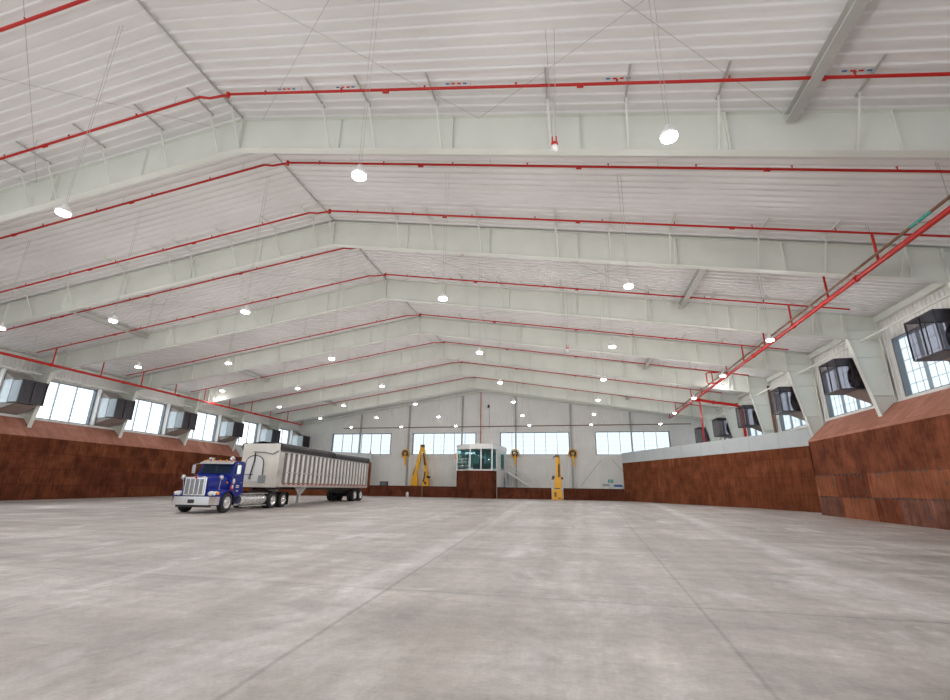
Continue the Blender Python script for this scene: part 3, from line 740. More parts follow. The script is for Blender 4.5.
# solid panels: right wall around its window and door, left wall, rear wall
a, b = W[3], W[4]
for (t0, t1, z0, z1) in ((0, .42, ZA, ZB), (.42, .82, ZA, 4.0), (.82, 1, ZA, ZB), (.42, .82, 6.3, ZB)):
    p, q = lerp(a, b, t0), lerp(a, b, t1); m.bar((*p, (z0+z1)/2), (*q, (z0+z1)/2), .08, z1-z0)
m.bar((*W[4], ZA+.3), (*W[5], ZA+.3), .08, .6); m.bar((*lerp(W[4], W[5], .5), ZA), (*lerp(W[4], W[5], .5), ZB), .12)
m.bar((*W[5], ZA+.5), (*W[0], ZA+.5), .08, 1.0); m.bar((*lerp(W[5], W[0], 0), (ZA+ZB)/2), (*lerp(W[5], W[0], .4), (ZA+ZB)/2), .08, ZB-ZA)
m.build('wall_frame', M['white'], cab)
m = MB(); O = [tuple(ctr+(Vector(p)-ctr)*1.03) for p in P]
m.add([(x, y, ZB) for x, y in O]+[(x, y, ZR) for x, y in O], [tuple(range(n)), tuple(range(2*n-1, n-1, -1))]+[(i, (i+1) % n, (i+1) % n+n, i+n) for i in range(n)])
m.box((-12.9, 62.6, ZR), (-12.0, 63.4, ZR+.16)); m.build('roof', M['white'], cab)
for (p, q) in ((W[0], W[1]), (W[1], mid), (mid, W[2]), (W[2], W[3]), (lerp(a, b, .42), lerp(a, b, .82)), (lerp(W[5], W[0], .4), W[0]), (W[4], W[5])):
    m = MB(); m.bar((*lerp(p, q, .04), (ZA+ZB)/2+.1), (*lerp(p, q, .96), (ZA+ZB)/2+.1), .03, ZB-ZA-.3); m.build('window_pane', M['cabin_glass'], cab)
m = MB()
for z in (4.35, 4.85, 5.25): m.bar((*lerp(W[0], W[1], .05), z), (*lerp(W[0], W[1], .97), z), .04)
for t_ in (.05, .5, .95): p = lerp(W[0], W[1], t_); m.bar((*p, ZA+.1), (*p, 5.27), .04)
for v in m.v: pass
m.v = [(x-.07, y-.10, z) for x, y, z in m.v]
m.build('guard_rail', M['white'], cab)
m = MB(); m.box((-13.1, 62.6, ZA), (-10.9, 63.3, 4.7)); m.build('control_desk', M['seat'], cab, .03)
m = MB(); m.box((-12.5, 63.9, ZA), (-11.8, 64.0, 5.4)); m.box((-12.5, 63.5, 4.2), (-11.8, 64.0, 4.32)); m.box((-12.2, 63.7, ZA), (-12.1, 63.8, 4.2)); m.build('operator_chair', M['seat'], cab)
p = lerp(P[3], P[4], .72); q = lerp(P[3], P[4], .9)
m = MB(); m.bar((p[0]+.05, p[1], 1.9), (q[0]+.05, q[1], 1.9), .06, 2.2); m.build('door', M['muntin'], cab)
tag(MB().box((-15.78, 63.3, 5.35), (-15.40, 63.6, 6.1)).build('hand_lamp', M['yellow']), 'small yellow box on the left side of the control cabin', 'box')

# stair behind the cabin
t = thing('metal_stair', 'pale metal stair with handrails descending behind the control cabin', 'stair', (-9.0, 67.2, 0))
m = MB()
for yy in (-.55, .35): m.bar((0, yy, 3.75), (4.3, yy, 1.2), .06, .24)
m.build('stringer', M['white'], t)
m = MB()
for k in range(12): m.box((.15+k*.35, -.55, 3.62-k*.207), (.43+k*.35, .35, 3.66-k*.207))
m.build('tread', M['galv'], t)
for yy in (-.55, .35):
    m = MB(); m.tube([(0, yy, 4.85), (4.4, yy, 2.25)], .03, 6); m.tube([(0, yy, 4.4), (4.4, yy, 1.8)], .025, 6)
    for k in range(4): m.tube([(.1+k*1.4, yy, 3.7-k*.83), (.1+k*1.4, yy, 4.8-k*.83)], .025, 6)
    m.build('handrail', M['white'], t)
m = MB()
for k in range(14): m.tube([(.2+k*.2, -.5, 1.9), (.2+k*.2, -.5, 3.6-k*.118)], .018, 5)
m.build('guard_bars', M['muntin'], t)
m = MB(); m.box((-.3, -.6, 3.66), (.15, .5, 3.74)); m.box((-.25, -.55, .25), (-.15, .45, 3.66)); m.build('landing', M['galv'], t)

# ------------------------------------------------------------------ yellow booms
def taper_arm(m, p, q, w0, w1, d):
    p, q = Vector(p), Vector(q); ax = (q-p).normalized(); u = Vector((0, 1, 0)).cross(ax).normalized(); y = Vector((0, d/2, 0))
    mm = p+(q-p)*.45
    pts = [(p, w0), (mm, max(w0, w1)*1.05), (q, w1)]; vs = []
    for c, w in pts:
        vs += [c-u*w/2-y, c+u*w/2-y, c+u*w/2+y, c-u*w/2+y]
    fs = [(0, 1, 2, 3), (11, 10, 9, 8)]
    for k in (0, 4):
        for i in range(4): fs.append((k+i, k+(i+1) % 4, k+4+(i+1) % 4, k+4+i))
    m.add(vs, fs)
t = thing('hydraulic_boom', 'yellow hydraulic boom folded like an upside-down V behind the low wall', 'crane', (0, 66.55, 0))
m = MB(); m.box((-23.0, -.35, .25), (-22.05, .35, 2.75)); m.box((-22.85, -.3, 2.75), (-22.1, .3, 3.3)); m.lathe([(.5, 0), (.5, .15)], (-22.5, 0, 1.74), n=16); m.build('pedestal', M['yellow'], t, .05)
m = MB(); taper_arm(m, (-22.5, 0, 3.0), (-21.65, 0, 7.3), .44, .30, .42); m.build('main_boom', M['yellow'], t)
m = MB(); taper_arm(m, (-21.45, 0, 7.3), (-20.75, 0, 3.2), .30, .42, .38); m.build('stick_boom', M['yellow'], t)
m = MB(); m.bar((-21.85, 0, 7.35), (-21.25, 0, 7.35), .42, .42); m.tube([(-21.6, -.35, 7.35), (-21.6, .35, 7.35)], .14, 10); m.build('knuckle_joint', M['brown'], t, .04)
m = MB(); m.tube([(-22.75, -.1, 3.3), (-22.15, -.1, 5.3)], .11, 10); m.tube([(-22.15, -.1, 5.3), (-21.85, -.1, 6.5)], .06, 8); m.tube([(-20.98, -.26, 4.6), (-21.25, -.26, 6.3)], .13, 10); m.build('hydraulic_cylinder', M['dark'], t)
m = MB(); m.box((-21.3, -.35, .25), (-20.35, .35, 2.5)); m.add([(-21.2, -.3, 2.5), (-20.4, -.3, 2.5), (-20.55, -.3, 3.6), (-21.1, -.3, 3.6), (-21.2, .3, 2.5), (-20.4, .3, 2.5), (-20.55, .3, 3.6), (-21.1, .3, 3.6)],
    [(0, 1, 2, 3), (7, 6, 5, 4), (0, 4, 5, 1), (1, 5, 6, 2), (2, 6, 7, 3), (3, 7, 4, 0)]); m.build('tool_head', M['yellow'], t, .05)
m = MB(); m.tube([(-20.6, -.35, 3.0), (-20.1, -.35, 2.9)], .16, 10); m.tube([(-21.1, -.4, 2.3), (-20.9, -.4, 3.7)], .09, 8); m.box((-20.95, -.38, 1.95), (-20.65, -.34, 2.3)); m.build('fitting', M['dark'], t)

t = thing('hydraulic_boom', 'upright yellow hydraulic boom standing on the floor in a gap of the low wall', 'crane', (-2.06, 62.9, .25))
t.scale = (.96, .96, .96)
m = MB(); m.add([(-.72, -.55, 0), (.68, -.55, 0), (.68, .55, 0), (-.72, .55, 0), (-.6, -.5, 1.35), (.62, -.5, 1.35), (.62, .5, 1.35), (-.6, .5, 1.35)],
    [(0, 3, 2, 1), (4, 5, 6, 7), (0, 1, 5, 4), (1, 2, 6, 5), (2, 3, 7, 6), (3, 0, 4, 7)]); m.build('pedestal', M['yellow'], t, .05)
m = MB(); m.box((-.35, -.575, .35), (-.1, -.55, .95)); m.box((.1, -.575, .15), (.5, -.55, .3)); m.box((-.3, -.52, 1.37), (.4, .4, 1.5)); m.build('access_hatch', M['brown'], t)
m = MB(); m.add([(-.38, -.4, 1.45), (.6, -.4, 1.45), (.6, .4, 1.45), (-.38, .4, 1.45), (-.2, -.35, 2.95), (.62, -.35, 2.95), (.62, .35, 2.95), (-.2, .35, 2.95)],
    [(0, 3, 2, 1), (4, 5, 6, 7), (0, 1, 5, 4), (1, 2, 6, 5), (2, 3, 7, 6), (3, 0, 4, 7)]); m.build('turret', M['yellow'], t, .06)
m = MB(); taper_arm(m, (.12, -.1, 2.6), (.12, -.15, 5.75), .44, .32, .4); m.build('main_boom', M['yellow'], t)
m = MB(); taper_arm(m, (.38, .2, 2.8), (.32, .2, 5.6), .34, .3, .3); m.build('stick_boom', M['yellow'], t)
m = MB(); m.tube([(.28, -.32, 2.9), (.34, -.32, 4.6)], .1, 8); m.tube([(-.55, -.3, 2.6), (-.4, -.3, 3.05)], .16, 10); m.tube([(.6, -.3, 2.75), (.85, -.3, 2.75)], .15, 10); m.tube([(-.4, -.1, 5.35), (-.12, -.1, 5.65), (.15, -.1, 5.8)], .07, 8); m.build('hydraulic_cylinder', M['dark'], t)
m = MB(); m.bar((-.12, -.15, 5.65), (.42, -.15, 5.65), .4, .3); m.build('knuckle_joint', M['brown'], t, .04)

# yellow hose reels on the wall
def reel():
    root = thing('hose_reel', '', 'hose reel', (0, YB-.55, 6.35), 0, 'yellow hose reels on the back wall')
    m = MB(); m.tube([(.58*math.cos(a), 0, .58*math.sin(a)) for a in [2*math.pi*k/24 for k in range(25)]], .075, 8); m.build('rim', M['yellow'], root)
    m = MB()
    for k in range(3): a = math.pi*k/3+.3; m.bar((-.55*math.cos(a), 0, -.55*math.sin(a)), (.55*math.cos(a), 0, .55*math.sin(a)), .07)
    m.lathe([(0, -.16), (.16, -.14), (.16, .3), (0, .3)], (0, 0, 0), 'y', 12); m.build('spokes', M['yellow'], root)
    m = MB(); m.lathe([(.26, -.06), (.46, -.05), (.46, .12), (.26, .12)], (0, 0, 0), 'y', 20); m.build('hose_coil', M['dark'], root)
    m = MB(); m.add([(-.16, -.08, -.3), (.16, -.08, -.3), (.16, .08, -.3), (-.16, .08, -.3), (.02, -.06, -1.75), (.2, -.06, -1.75), (.2, .06, -1.75), (.02, .06, -1.75)],
        [(0, 1, 2, 3), (7, 6, 5, 4), (0, 4, 5, 1), (1, 5, 6, 2), (2, 6, 7, 3), (3, 7, 4, 0)]); m.build('hose_arm', M['yellow'], root)
    m = MB(); m.box((-.1, .25, -.15), (.1, .5, .15)); m.build('wall_bracket', M['steel_dk'], root)
    return root
rl = reel()
for k, (x, lb) in enumerate(((-24.55, 'yellow hose reel on the back wall left of the folded yellow boom'), (-8.0, 'yellow hose reel on the back wall right beside the control cabin'), (.12, 'yellow hose reel on the back wall right of the upright yellow boom'))):
    o = rl if k == 0 else copy_tree(rl); o.location.x = x; o['label'] = lb

# items along the back wall
t = thing('exit_sign', 'small green rectangular sign on the back wall at right', 'sign', (5.0, YB-.05, 2.72))
m = MB(); m.box((-.36, -.06, -.2), (.36, 0, .2)); m.build('plate', M['green'], t, .01)
m = MB(); m.box((-.25, -.064, .03), (.25, -.06, .07)); m.box((-.25, -.064, -.09), (.1, -.06, -.05)); m.build('lettering', M['white'], t)
for x0, x1, z1, mt, lb in ((3.95, 4.7, 2.32, 'white', 'pale storage bin behind the low wall below the green sign'), (5.4, 6.4, 2.25, 'white', 'blue-and-white storage bin behind the low wall beside the rust wall end')):
    t = thing('storage_bin', lb, 'bin', ((x0+x1)/2, 67.45, .25)); w = (x1-x0)/2
    m = MB(); m.box((-w, -.3, 0), (w, .3, z1-.55)); m.build('body', M['white'], t, .03)
    m = MB(); m.box((-w-.03, -.33, z1-.55), (w+.03, .33, z1-.25)); m.build('lid', M['skyblue'] if x0 > 5 else M['galv_dk'], t, .03)
t = thing('wall_cabinet', 'small dark grey box on the back wall behind the trailer tail', 'box', (-27.75, YB-.04, 1.95))
m = MB(); m.box((-.6, -.35, -.35), (.6, 0, .33)); m.build('case', M['dark'], t, .02)
m = MB(); m.box((-.5, -.37, -.25), (.5, -.35, .22)); m.build('door', M['frame'], t)

# ------------------------------------------------------------------ truck tractor
TR = thing('truck_tractor', 'dark blue day-cab truck tractor with chrome grille and bumper', 'truck', (-19.42, 22.73, fz(22.73)), R(7.4))
TR.rotation_euler.x = .01*0
def wheel(parent, x, y, z, rad, w, out, name='wheel', dual=False, rim='chrome'):
    m = MB(); cx = x
    a, b = (cx-w, cx) if out > 0 else (cx, cx+w)
    h = rad
    prof = [(rad*.58, 0), (rad*.86, 0), (rad*.97, w*.08), (rad, w*.2), (rad, w*.8), (rad*.97, w*.92), (rad*.86, w), (rad*.58, w)]
    m.lathe(prof, (a, y, z), 'x', 28)
    for k in range(4): m.lathe([(rad*1.003, w*(.24+.15*k)), (rad*1.012, w*(.26+.15*k)), (rad*1.012, w*(.32+.15*k)), (rad*1.003, w*(.34+.15*k))], (a, y, z), 'x', 28)
    tyre = m.build(name, M['black'], parent)
    m = MB(); o_ = cx; d = -out
    rim_r = rad*.585
    m.lathe([(rim_r, .0), (rim_r*.94, d*.03), (rim_r*.86, d*.08), (rim_r*.45, d*.10), (rim_r*.38, d*.02), (rim_r*.2, d*.01), (0, d*.005)], (o_, y, z), 'x', 24)
    for k in range(8):
        an = 2*math.pi*k/8; m.lathe([(.0, -d*.0), (.022, -d*.0), (.022, d*.08)], (o_+d*.06, y+rim_r*.62*math.cos(an), z+rim_r*.62*math.sin(an)), 'x', 6)
    m.lathe([(rim_r*.2, w*.5), (rim_r, w*.5)], (a, y, z), 'x', 24)
    m.build('rim', M[rim], tyre)
    return tyre
rw = .525
# frame rails & running gear
m = MB()
for s in (-1, 1): m.box((s*.42-.04, -1.0, .62), (s*.42+.04, 7.3, .92))
for y in (0, 5.05, 6.42): m.tube([(-1.0, y, rw), (1.0, y, rw)], .09, 8); m.lathe([(.0, -.25), (.2, -.15), (.2, .15), (0, .25)], (0, y, rw), 'x', 10)
for y in (1.4, 3.6, 7.2): m.box((-.42, y, .66), (.42, y+.08, .88))
m.box((-.45, 5.1, .92), (.45, 6.3, 1.08)); m.build('chassis', M['dark'], TR)
m = MB(); m.lathe([(0, 0), (.52, 0), (.52, .07), (0, .07)], (0, 5.6, 1.08), n=18); m.build('fifth_wheel', M['dark'], TR)
for s in (-1, 1):
    wheel(TR, s*1.22, 0, rw, rw, .29, s)
    for y in (5.05, 6.42):
        wheel(TR, s*1.22, y, rw, rw, .27, s); wheel(TR, s*.90, y, rw, rw, .27, s, rim='alu')
# bumper
m = MB(); pts = [(-1.22, -.72), (-1.18, -1.02), (-.95, -1.2), (.95, -1.2), (1.18, -1.02), (1.22, -.72)]
inner = [(x*.94, y+.1) for x, y in pts]
vs = [(x, y, .42) for x, y in pts]+[(x, y, .83) for x, y in pts]+[(x, y, .42) for x, y in inner]+[(x, y, .83) for x, y in inner]
fs = []
for i in range(5): fs += [(i, i+1, i+7, i+6), (i+12, i+18, i+19, i+13), (i, i+12, i+13, i+1), (i+6, i+7, i+19, i+18)]
fs += [(0, 6, 18, 12), (5, 17, 23, 11)]
m.add(vs, fs); m.build('bumper', M['chrome'], TR)
m = MB(); m.box((-.16, -1.225, .5), (.16, -1.2, .68)); m.build('plate_holder', M['dark'], TR)
m = MB(); m.box((-.9, -1.05, .3), (.9, -.85, .42)); m.build('air_dam', M['dark'], TR)
# hood: lofted
def loft(m, secs):
    k = len(secs[0]); vs = [v for s_ in secs for v in s_]; fs = []
    for i in range(len(secs)-1):
        for j in range(k-1): fs.append((i*k+j, i*k+j+1, (i+1)*k+j+1, (i+1)*k+j))
    m.add(vs, fs, True); m.add(secs[0], [tuple(range(k))]); m.add(secs[-1], [tuple(range(k-1, -1, -1))])
def hsec(y, wb, wt, zb, zt): 
    return [(-wb, y, zb), (-wb, y, (zb+zt)/2), (-wt*1.04, y, zt-.16), (-wt*.86, y, zt-.03), (0, y, zt+.02), (wt*.86, y, zt-.03), (wt*1.04, y, zt-.16), (wb, y, (zb+zt)/2), (wb, y, zb)]
m = MB(); loft(m, [hsec(-1.0, .64, .60, .78, 1.78), hsec(-.7, .70, .66, .8, 1.83), hsec(-.2, .80, .75, .8, 1.90), hsec(.5, .92, .86, .8, 1.99)]); m.build('hood', M['blue'], TR)
# fenders
for s in (-1, 1):
    m = MB(); n_ = 14; vs = []; fs = []
    for k in range(n_+1):
        a = math.pi*(1.06-1.12*k/n_); r0 = .66
        y = r0*1.06*math.cos(a)*-1*-1; z = .5+r0*math.sin(a)
        bulge = .9 if 2 < k < n_-2 else .85
        for xx, rr in ((.62, 1.12), (.95, 1.06), (1.17, 1.0), (1.23, .93)):
            vs.append((s*xx, rr*r0*1.06*math.cos(a)*1.0, .5+rr*r0*math.sin(a)))
    for k in range(n_):
        for j in range(3): fs.append((k*4+j, k*4+j+1, (k+1)*4+j+1, (k+1)*4+j))
    m.add(vs, fs, True)
    # nose of the fender that carries the headlamp
    m.box((s*.62, -.98, .80), (s*1.16, -.55, 1.02))
    m.add([(s*.64, -.95, 1.0), (s*1.14, -.9, 1.0), (s*1.18, -.35, 1.0), (s*.72, -.35, 1.0), (s*.66, -.9, 1.2), (s*.95, -.85, 1.12), (s*1.1, -.3, 1.18), (s*.76, -.3, 1.4)],
        [(0, 1, 2, 3), (4, 5, 6, 7), (0, 1, 5, 4), (1, 2, 6, 5), (2, 3, 7, 6), (3, 0, 4, 7)])
    m.build('fender', M['blue'], TR)
    m = MB(); m.lathe([(0, -.16), (.1, -.15), (.125, -.08), (.13, .1)], (s*.86, -.93, .98), 'y', 14); m.lathe([(0, -.14), (.09, -.13), (.115, -.06), (.12, .1)], (s*1.05, -.86, .98), 'y', 14)
    m.build('headlamp', M['white'], TR)
    m = MB(); m.box((s*1.10, -.95, .92), (s*1.20, -.76, 1.06)); m.build('turn_signal', M['amber'], TR, .02)
    # air horn pod / mirror stalk on the fender
    m = MB(); m.tube([(s*.98, -.55, 1.15), (s*1.05, -.6, 1.72)], .015, 6); m.lathe([(0, -.06), (.12, -.04), (.13, 0), (0, .02)], (s*1.06, -.6, 1.80), 'y', 14); m.build('fender_mirror', M['chrome'], TR)
# grille
m = MB(); m.box((-.60, -1.10, .86), (.60, -1.02, 1.80)); m.build('grille_surround', M['chrome'], TR, .05)
m = MB(); m.box((-.51, -1.118, .93), (.51, -1.098, 1.70))
for k in range(1, 22): m.box((-.51, -1.124, .93+k*.035), (.51, -1.116, .94+k*.035))
m.build('grille_screen', M['grille'], TR)
m = MB()
for k in range(5): x = -.5+k*.25; m.box((x-.02, -1.14, .9), (x+.02, -1.11, 1.73))
m.build('grille_bar', M['chrome'], TR)
m = MB(); m.lathe([(0, 0), (.06, -.015), (.07, .02)], (0, -1.11, 1.755), 'y', 12); m.build('badge', M['redlens'], TR)
CAB0 = set(bpy.data.objects)
# cab
m = MB()
zf, zr = 1.15, 2.62
body = [(.95, .80), (.95, 1.92), (1.0, 2.0), (1.28, 2.62), (1.45, 2.72), (2.55, 2.74), (2.62, 2.6), (2.64, .80)]   # side outline (y,z)
def cw(z): return 1.02 if z < 1.95 else 1.02-(z-1.95)*.13
k = len(body)
m.add([(-cw(z), y, z) for y, z in body]+[(cw(z), y, z) for y, z in body], [tuple(range(k)), tuple(range(2*k-1, k-1, -1))]+[(i, (i+1) % k, (i+1) % k+k, i+k) for i in range(k)])
m.build('cab', M['blue'], TR, .05)
m = MB(); m.add([(-.86, 1.0, 2.03), (.86, 1.0, 2.03), (.83, 1.235, 2.58), (-.83, 1.235, 2.58)], [(0, 1, 2, 3)]); m.v = [(x, y-.035, z) for x, y, z in m.v]; m.build('windshield', M['glass'], TR)
m = MB(); m.box((-.02, .985, 2.02), (.02, 1.0, 2.05)); m.bar((0, .975, 2.02), (0, 1.2, 2.58), .03); m.build('windshield_divider', M['dark'], TR)
m = MB(); m.add([(-.98, 1.02, 2.60), (.98, 1.02, 2.60), (.94, 1.38, 2.74), (-.94, 1.38, 2.74), (-.98, 1.0, 2.54), (.98, 1.0, 2.54)], [(0, 1, 2, 3), (4, 5, 1, 0)]); m.build('sun_visor', M['chrome'], TR)
for s in (-1, 1):
    x = s*(1.0+.012)
    m = MB(); m.add([(x, 1.30, 2.03), (x, 2.2, 2.03), (s*.955, 2.2, 2.55), (s*.955, 1.45, 2.55)], [(0, 1, 2, 3)]); m.build('side_window', M['glass'], TR)
    m = MB(); m.box((s*1.02, 1.12, .95), (s*1.032, 1.135, 1.98)); m.box((s*1.02, 2.28, .95), (s*1.032, 2.295, 2.5)); m.box((s*1.02, 1.12, .95), (s*1.032, 2.29, .965)); dr = m.build('door', M['blue'], TR)
    m = MB(); m.box((s*1.03, 2.08, 1.52), (s*1.06, 2.24, 1.57)); m.build('door_handle', M['chrome'], dr)
    if s > 0:
        m = MB(); m.lathe([(0, .0), (.15, .0), (.15, .012), (0, .012)], (1.022, 1.27, 1.62), 'x', 18); tag(m.build('door_emblem', M['white'], dr), 'round white emblem')
        m = MB(); m.lathe([(0, .0), (.16, .0), (.16, .010), (0, .010)], (1.022, 1.14, 1.28), 'x', 16); m.add([(1.036, 1.02, 1.2), (1.036, 1.24, 1.2), (1.036, 1.13, 1.42)], [(0, 1, 2)]); tag(m.build('door_emblem', M['redlens'], dr), 'round red and white emblem')
        MB().lathe([(0, .0), (.10, .0), (.10, .02), (0, .02)], (1.022, 1.20, 1.33), 'x', 14).build('door_emblem', M['white'], dr)
        for z, y0, y1 in ((1.36, 1.62, 1.98), (1.27, 1.62, 2.02), (1.08, 1.72, 1.95)):
            yy = y0
            m = MB()
            while yy < y1-.03: m.box((1.025, yy, z), (1.037, yy+.045, z+.06)); yy += .065
            m.build('door_lettering', M['white'], dr)
    # mirrors
    m = MB(); m.tube([(s*1.0, 1.25, 2.55), (s*1.32, 1.12, 2.52), (s*1.32, 1.12, 1.98), (s*1.0, 1.2, 1.95)], .018, 6); m.box((s*1.22, 1.06, 2.02), (s*1.42, 1.14, 2.48)); m.build('side_mirror', M['chrome'], TR)
    m = MB(); m.lathe([(0, -.0), (.17, 0), (.2, .05), (.2, .5), (.17, .55), (0, .55)], (s*.98, .62, 1.45), n=14) if False else m.tube([(s*.93, .84, 1.62), (s*.93, 1.0, 1.66)], .07, 12)
    m.build('air_cleaner', M['blue'], TR)
for x in (-.75, -.38, 0, .38, .75): MB().lathe([(0, .06), (.03, .055), (.05, .02), (.055, 0)], (x, 1.36, 2.735), n=10).build('marker_light', M['amber'], TR)
for x in (.62, -.62):
    m = MB(); m.tube([(x, 1.35, 2.85), (x, 1.9, 2.87)], [.06, .025], 12); m.box((x-.04, 1.6, 2.72), (x+.04, 1.7, 2.87)); m.build('air_horn', M['chrome'], TR)
m = MB(); m.lathe([(.05, 0), (.05, .05), (.1, .06), (.1, .2), (.06, .26), (0, .27)], (.45, 1.9, 2.74), n=12); m.build('roof_beacon', M['white'], TR)
m = MB(); m.box((-.7, 2.66, 1.0), (.7, 2.72, 2.3)); m.build('headboard', M['alu'], TR)
for o in set(bpy.data.objects)-CAB0:
    if o.type == 'MESH' and o.parent == TR:
        o.location.y = -.353; o.scale.y = .793
for s in (-1, 1):
    # fuel tanks with straps and step
    m = MB(); m.tube([(s*.90, 1.35, .62), (s*.90, 4.15, .62)], .31, 18); tk = m.build('fuel_tank', M['chrome'], TR)
    m = MB()
    for y in (1.75, 2.35, 2.95, 3.5, 4.0): MB().tube([(s*.90, y-.03, .62), (s*.90, y+.03, .62)], .325, 18).build('tank_strap', M['alu'], tk)
    m = MB(); m.box((s*.95, 1.5, .94), (s*1.24, 4.2, .98)); m.box((s*1.02, 1.5, .25), (s*1.24, 4.2, .30)); m.build('step', M['alu'], TR)
    # mud flap and drive fender strip
    m = MB(); m.box((s*.7, 7.15, .2), (s*1.22, 7.18, 1.0)); m.build('mud_flap', M['dark'], TR)
m = MB(); m.lathe([(0, 0), (.055, 0), (.055, .01)], (1.0, .1, 1.55), 'x', 10); m.build('hood_marker', M['amber'], TR)

# ------------------------------------------------------------------ dump trailer
dx, dy = -19.45+18.62, 43.1-27.52
TL = math.hypot(dx, dy); ta = math.atan2(-dx, dy)
TT = thing('dump_trailer', 'long ribbed aluminium bulk trailer with rolled dark tarp behind the blue truck', 'trailer', (-18.62-1.25*math.cos(ta), 27.52-1.25*math.sin(ta), 0), ta)
HWt = 1.25; z0, z1, z2 = 1.27, 3.52, 3.98
gz = .12
m = MB(); m.box((-HWt, 0, z0+gz), (HWt, TL, z1+gz)); m.build('body', M['alu_dk'], TT)
for s in (-1, 1):
    y = 1.05
    while y < TL-.3:
        MB().box((s*HWt, y, z0+.25+gz), (s*(HWt+.07), y+.22, z1+gz)).build('side_post', M['alu_rib'], TT); y += .66
for s in (-1, 1):
    for a_, b_, c_, d_, e_ in ((0, TL, z0-.02, z0+.2, .08), (0, TL, z1-.08, z1+.06, .09), (.9, TL-.2, z0+.88, z0+.93, .085)): MB().box((s*HWt, a_, c_+gz), (s*(HWt+e_), b_, d_+gz)).build('side_rail', M['alu'], TT)
m = MB(); y = .7; kk = 0
while y < TL-.3:
    if kk % 2 == 0: m.box((HWt+.08, y, z0+.12+gz), (HWt+.09, y+.3, z0+.19+gz))
    y += .32; kk += 1
m.build('reflector_strip', M['redlens'], TT)
# front bulkhead
m = MB(); m.box((-HWt-.03, -.06, z0-.05+gz), (HWt+.06, 0, z2-.02+gz)); m.build('front_bulkhead', M['cream'], TT)
m = MB(); m.box((HWt-.25, -.02, z0+gz), (HWt+.09, .55, z1+.05+gz)); m.build('corner_post', M['alu'], TT)
arch = [(-.95, -.12, z0+.35+gz)]+[(-.30+.62*math.cos(a)*1.0, -.12, 2.75+gz+.45*math.sin(a)) for a in [math.pi-k*math.pi/10 for k in range(11)]]+[(.36, -.12, z0+.3+gz)]
m = MB(); m.tube(arch, .025, 6); m.tube([(-.35, -.12, 3.35+gz), (-.3, -.16, 2.9+gz), (-.45, -.2, 1.9+gz), (-.55, -.18, 1.8+gz)], .04, 8); m.tube([(-.45, -.12, 3.42+gz), (.3, -.12, 3.4+gz), (.9, -.12, 3.28+gz), (1.25, -.1, 3.5+gz)], .025, 6); m.build('air_hose', M['black'], TT)
m = MB(); m.prism([(-.92, z0+.3+gz), (.30, z0+.3+gz), (.30, 2.75+gz), (.1, 3.1+gz), (-.3, 3.2+gz), (-.7, 3.1+gz), (-.92, 2.75+gz)], 1, -.10, -.055); m.build('front_panel', M['white'], TT)
m = MB(); m.lathe([(0, -.1), (.1, -.08), (.1, 0)], (-.5, -.12, 1.8+gz), 'y', 10); m.box((.1, -.16, 1.5+gz), (.55, -.06, 1.95+gz)); m.box((-1.1, -.12, 1.95+gz), (-.3, -.06, 2.02+gz)); m.build('coupling_box', M['galv_dk'], TT)
# tarp roll & bows
m = MB()
for s in (1, -1):
    pts = [(s*(HWt-.02), .02, z2-.2+gz), (s*(HWt-.02), TL*.5, z2-.21+gz)]
    m.tube(pts, [.25, .24], 14); m.tube([(s*(HWt-.02), TL*.5, z2-.21+gz), (s*(HWt-.02), TL*.5+.5, z2-.24+gz), (s*(HWt-.02), TL+.05, z2-.21+gz)], [.24, .19, .24], 14)
    m.box((s*(HWt-.05), .02, z1-.02+gz), (s*(HWt+.15), TL*.5, z1+.34+gz)); m.box((s*(HWt-.05), TL*.5, z1-.02+gz), (s*(HWt+.13), TL, z1+.3+gz))
m.add([(-HWt, 0, z2+gz-.05), (0, 0, z2+.14+gz), (HWt, 0, z2+gz-.05), (-HWt, TL, z2+gz-.05), (0, TL, z2+.14+gz), (HWt, TL, z2+gz-.05)], [(0, 1, 4, 3), (1, 2, 5, 4)])
m.build('tarpaulin', M['tarp'], TT)
m = MB(); m.bar((HWt+.24, TL*.49, z1+.35+gz), (HWt+.22, TL*.52, z1+.0+gz), .1, .06); m.box((HWt+.1, TL*.5-.25, z1+.1+gz), (HWt+.25, TL*.5+.2, z1+.2+gz)); m.build('tarp_latch', M['dark'], TT)
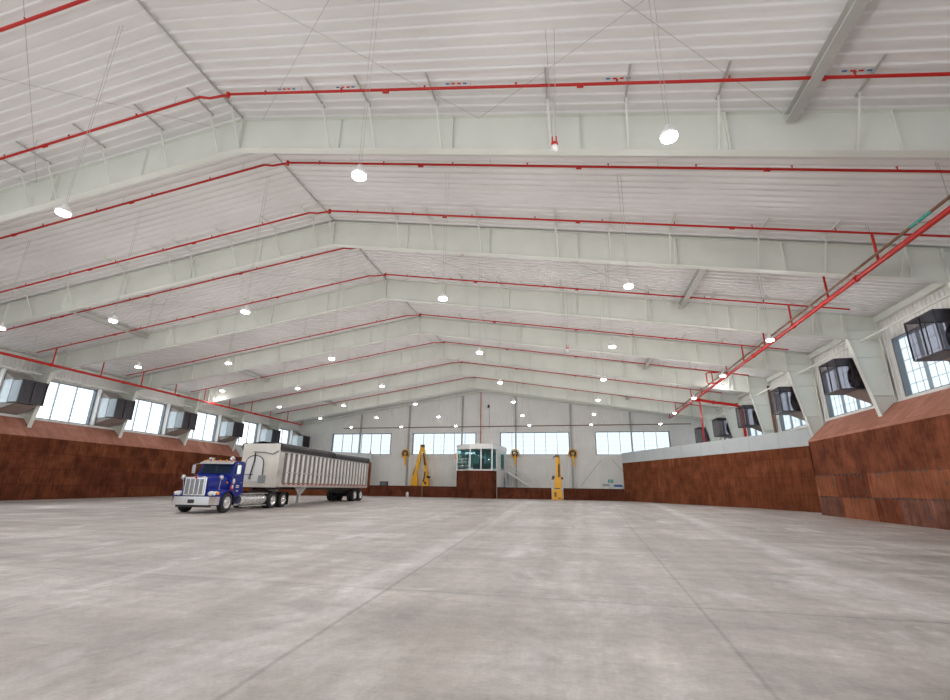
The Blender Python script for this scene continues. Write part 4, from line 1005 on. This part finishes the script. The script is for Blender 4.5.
# underframe
m = MB()
for s in (-1, 1): m.box((s*.5-.06, .2, 1.08+gz), (s*.5+.06, TL, z0+gz))
for y in (13.15, 14.5): m.tube([(-1.0, y, rw+gz+.06), (1.0, y, rw+gz+.06)], .08, 8)
m.box((-.6, 11.6, .85+gz), (.6, 12.2, 1.1+gz)); m.box((-.5, 12.4, .75+gz), (.5, TL-.1, 1.0+gz)); m.box((-1.1, TL-.1, .6+gz), (1.1, TL, 1.0+gz)); m.build('underframe', M['dark'], TT)
for s in (-1, 1):
    for y in (13.15, 14.5):
        zz = rw+fz(27.5+y)
        wheel(TT, s*1.24, y, zz, rw, .27, s); wheel(TT, s*.92, y, zz, rw, .27, s, rim='alu')
    m = MB(); m.box((s*.95-.08, 3.55, .35+gz), (s*.95+.08, 3.75, z0+gz)); m.box((s*.95-.15, 3.5, .20+fz(31)), (s*.95+.15, 3.85, .27+fz(31))); m.box((s*.95-.05, 3.6, .24+fz(31)), (s*.95+.05, 3.7, .45+gz)); m.add([(s*1.03, 2.9, z0+gz), (s*1.03, 4.6, z0+gz), (s*1.03, 3.8, .75+gz), (s*1.03, 3.5, .75+gz), (s*.97, 2.9, z0+gz), (s*.97, 4.6, z0+gz), (s*.97, 3.8, .75+gz), (s*.97, 3.5, .75+gz)],
        [(0, 1, 2, 3), (7, 6, 5, 4), (0, 4, 5, 1), (1, 5, 6, 2), (2, 6, 7, 3), (3, 7, 4, 0)]); m.build('landing_leg', M['galv'], TT)
    m = MB(); m.box((s*1.15-.05, TL-.03, .9+gz), (s*1.15+.05, TL+.02, 1.05+gz)); m.build('tail_lamp', M['redlens'], TT)
m = MB(); m.box((HWt+.0, TL-.25, z0+gz), (HWt+.1, TL+.05, z1+.1+gz)); m.box((-HWt-.1, TL-.25, z0+gz), (-HWt, TL+.05, z1+.1+gz)); m.box((-HWt, TL, z0+gz), (HWt, TL+.05, z1+gz)); m.build('tailgate', M['alu'], TT)

# ------------------------------------------------------------------ world, camera
w = bpy.data.worlds.new('daylight'); sc.world = w; w.use_nodes = True
bg = w.node_tree.nodes['Background']; bg.inputs[0].default_value = (.86, .94, 1, 1); bg.inputs[1].default_value = 1.2
sun = bpy.data.lights.new('sun', 'SUN'); sun.energy = 6.0; sun.angle = R(12)
so = bpy.data.objects.new('sun', sun); COL.objects.link(so); so.rotation_euler = Vector((.80, .02, -.5)).to_track_quat('-Z', 'Y').to_euler(); so.location = (-80, 60, 60)

cam = bpy.data.cameras.new('camera'); co = bpy.data.objects.new('camera', cam); COL.objects.link(co)
yaw, pit, rol = -.2058, .2909, .0159
cy, sy, cp, sp = math.cos(yaw), math.sin(yaw), math.cos(pit), math.sin(pit)
fwd = Vector((sy*cp, cy*cp, sp)); rt = Vector((cy, -sy, 0)); up = rt.cross(fwd)
r2 = rt*math.cos(rol)+up*math.sin(rol); u2 = up*math.cos(rol)-rt*math.sin(rol)
mat = Matrix((r2, u2, -fwd)).transposed().to_4x4(); mat.translation = Vector((0, 0, 1.47))
co.matrix_world = mat
cam.sensor_width = 36; cam.sensor_fit = 'HORIZONTAL'; cam.lens = 462.5*36/950; cam.clip_end = 400; cam.clip_start = .05
sc.camera = co
vs_ = sc.view_settings
vs_.view_transform = 'Standard'; vs_.look = 'None'; vs_.exposure = 0.14; vs_.gamma = 1; vs_.use_curve_mapping = False
sc.cycles.max_bounces = 8; sc.cycles.diffuse_bounces = 5; sc.cycles.transparent_max_bounces = 12
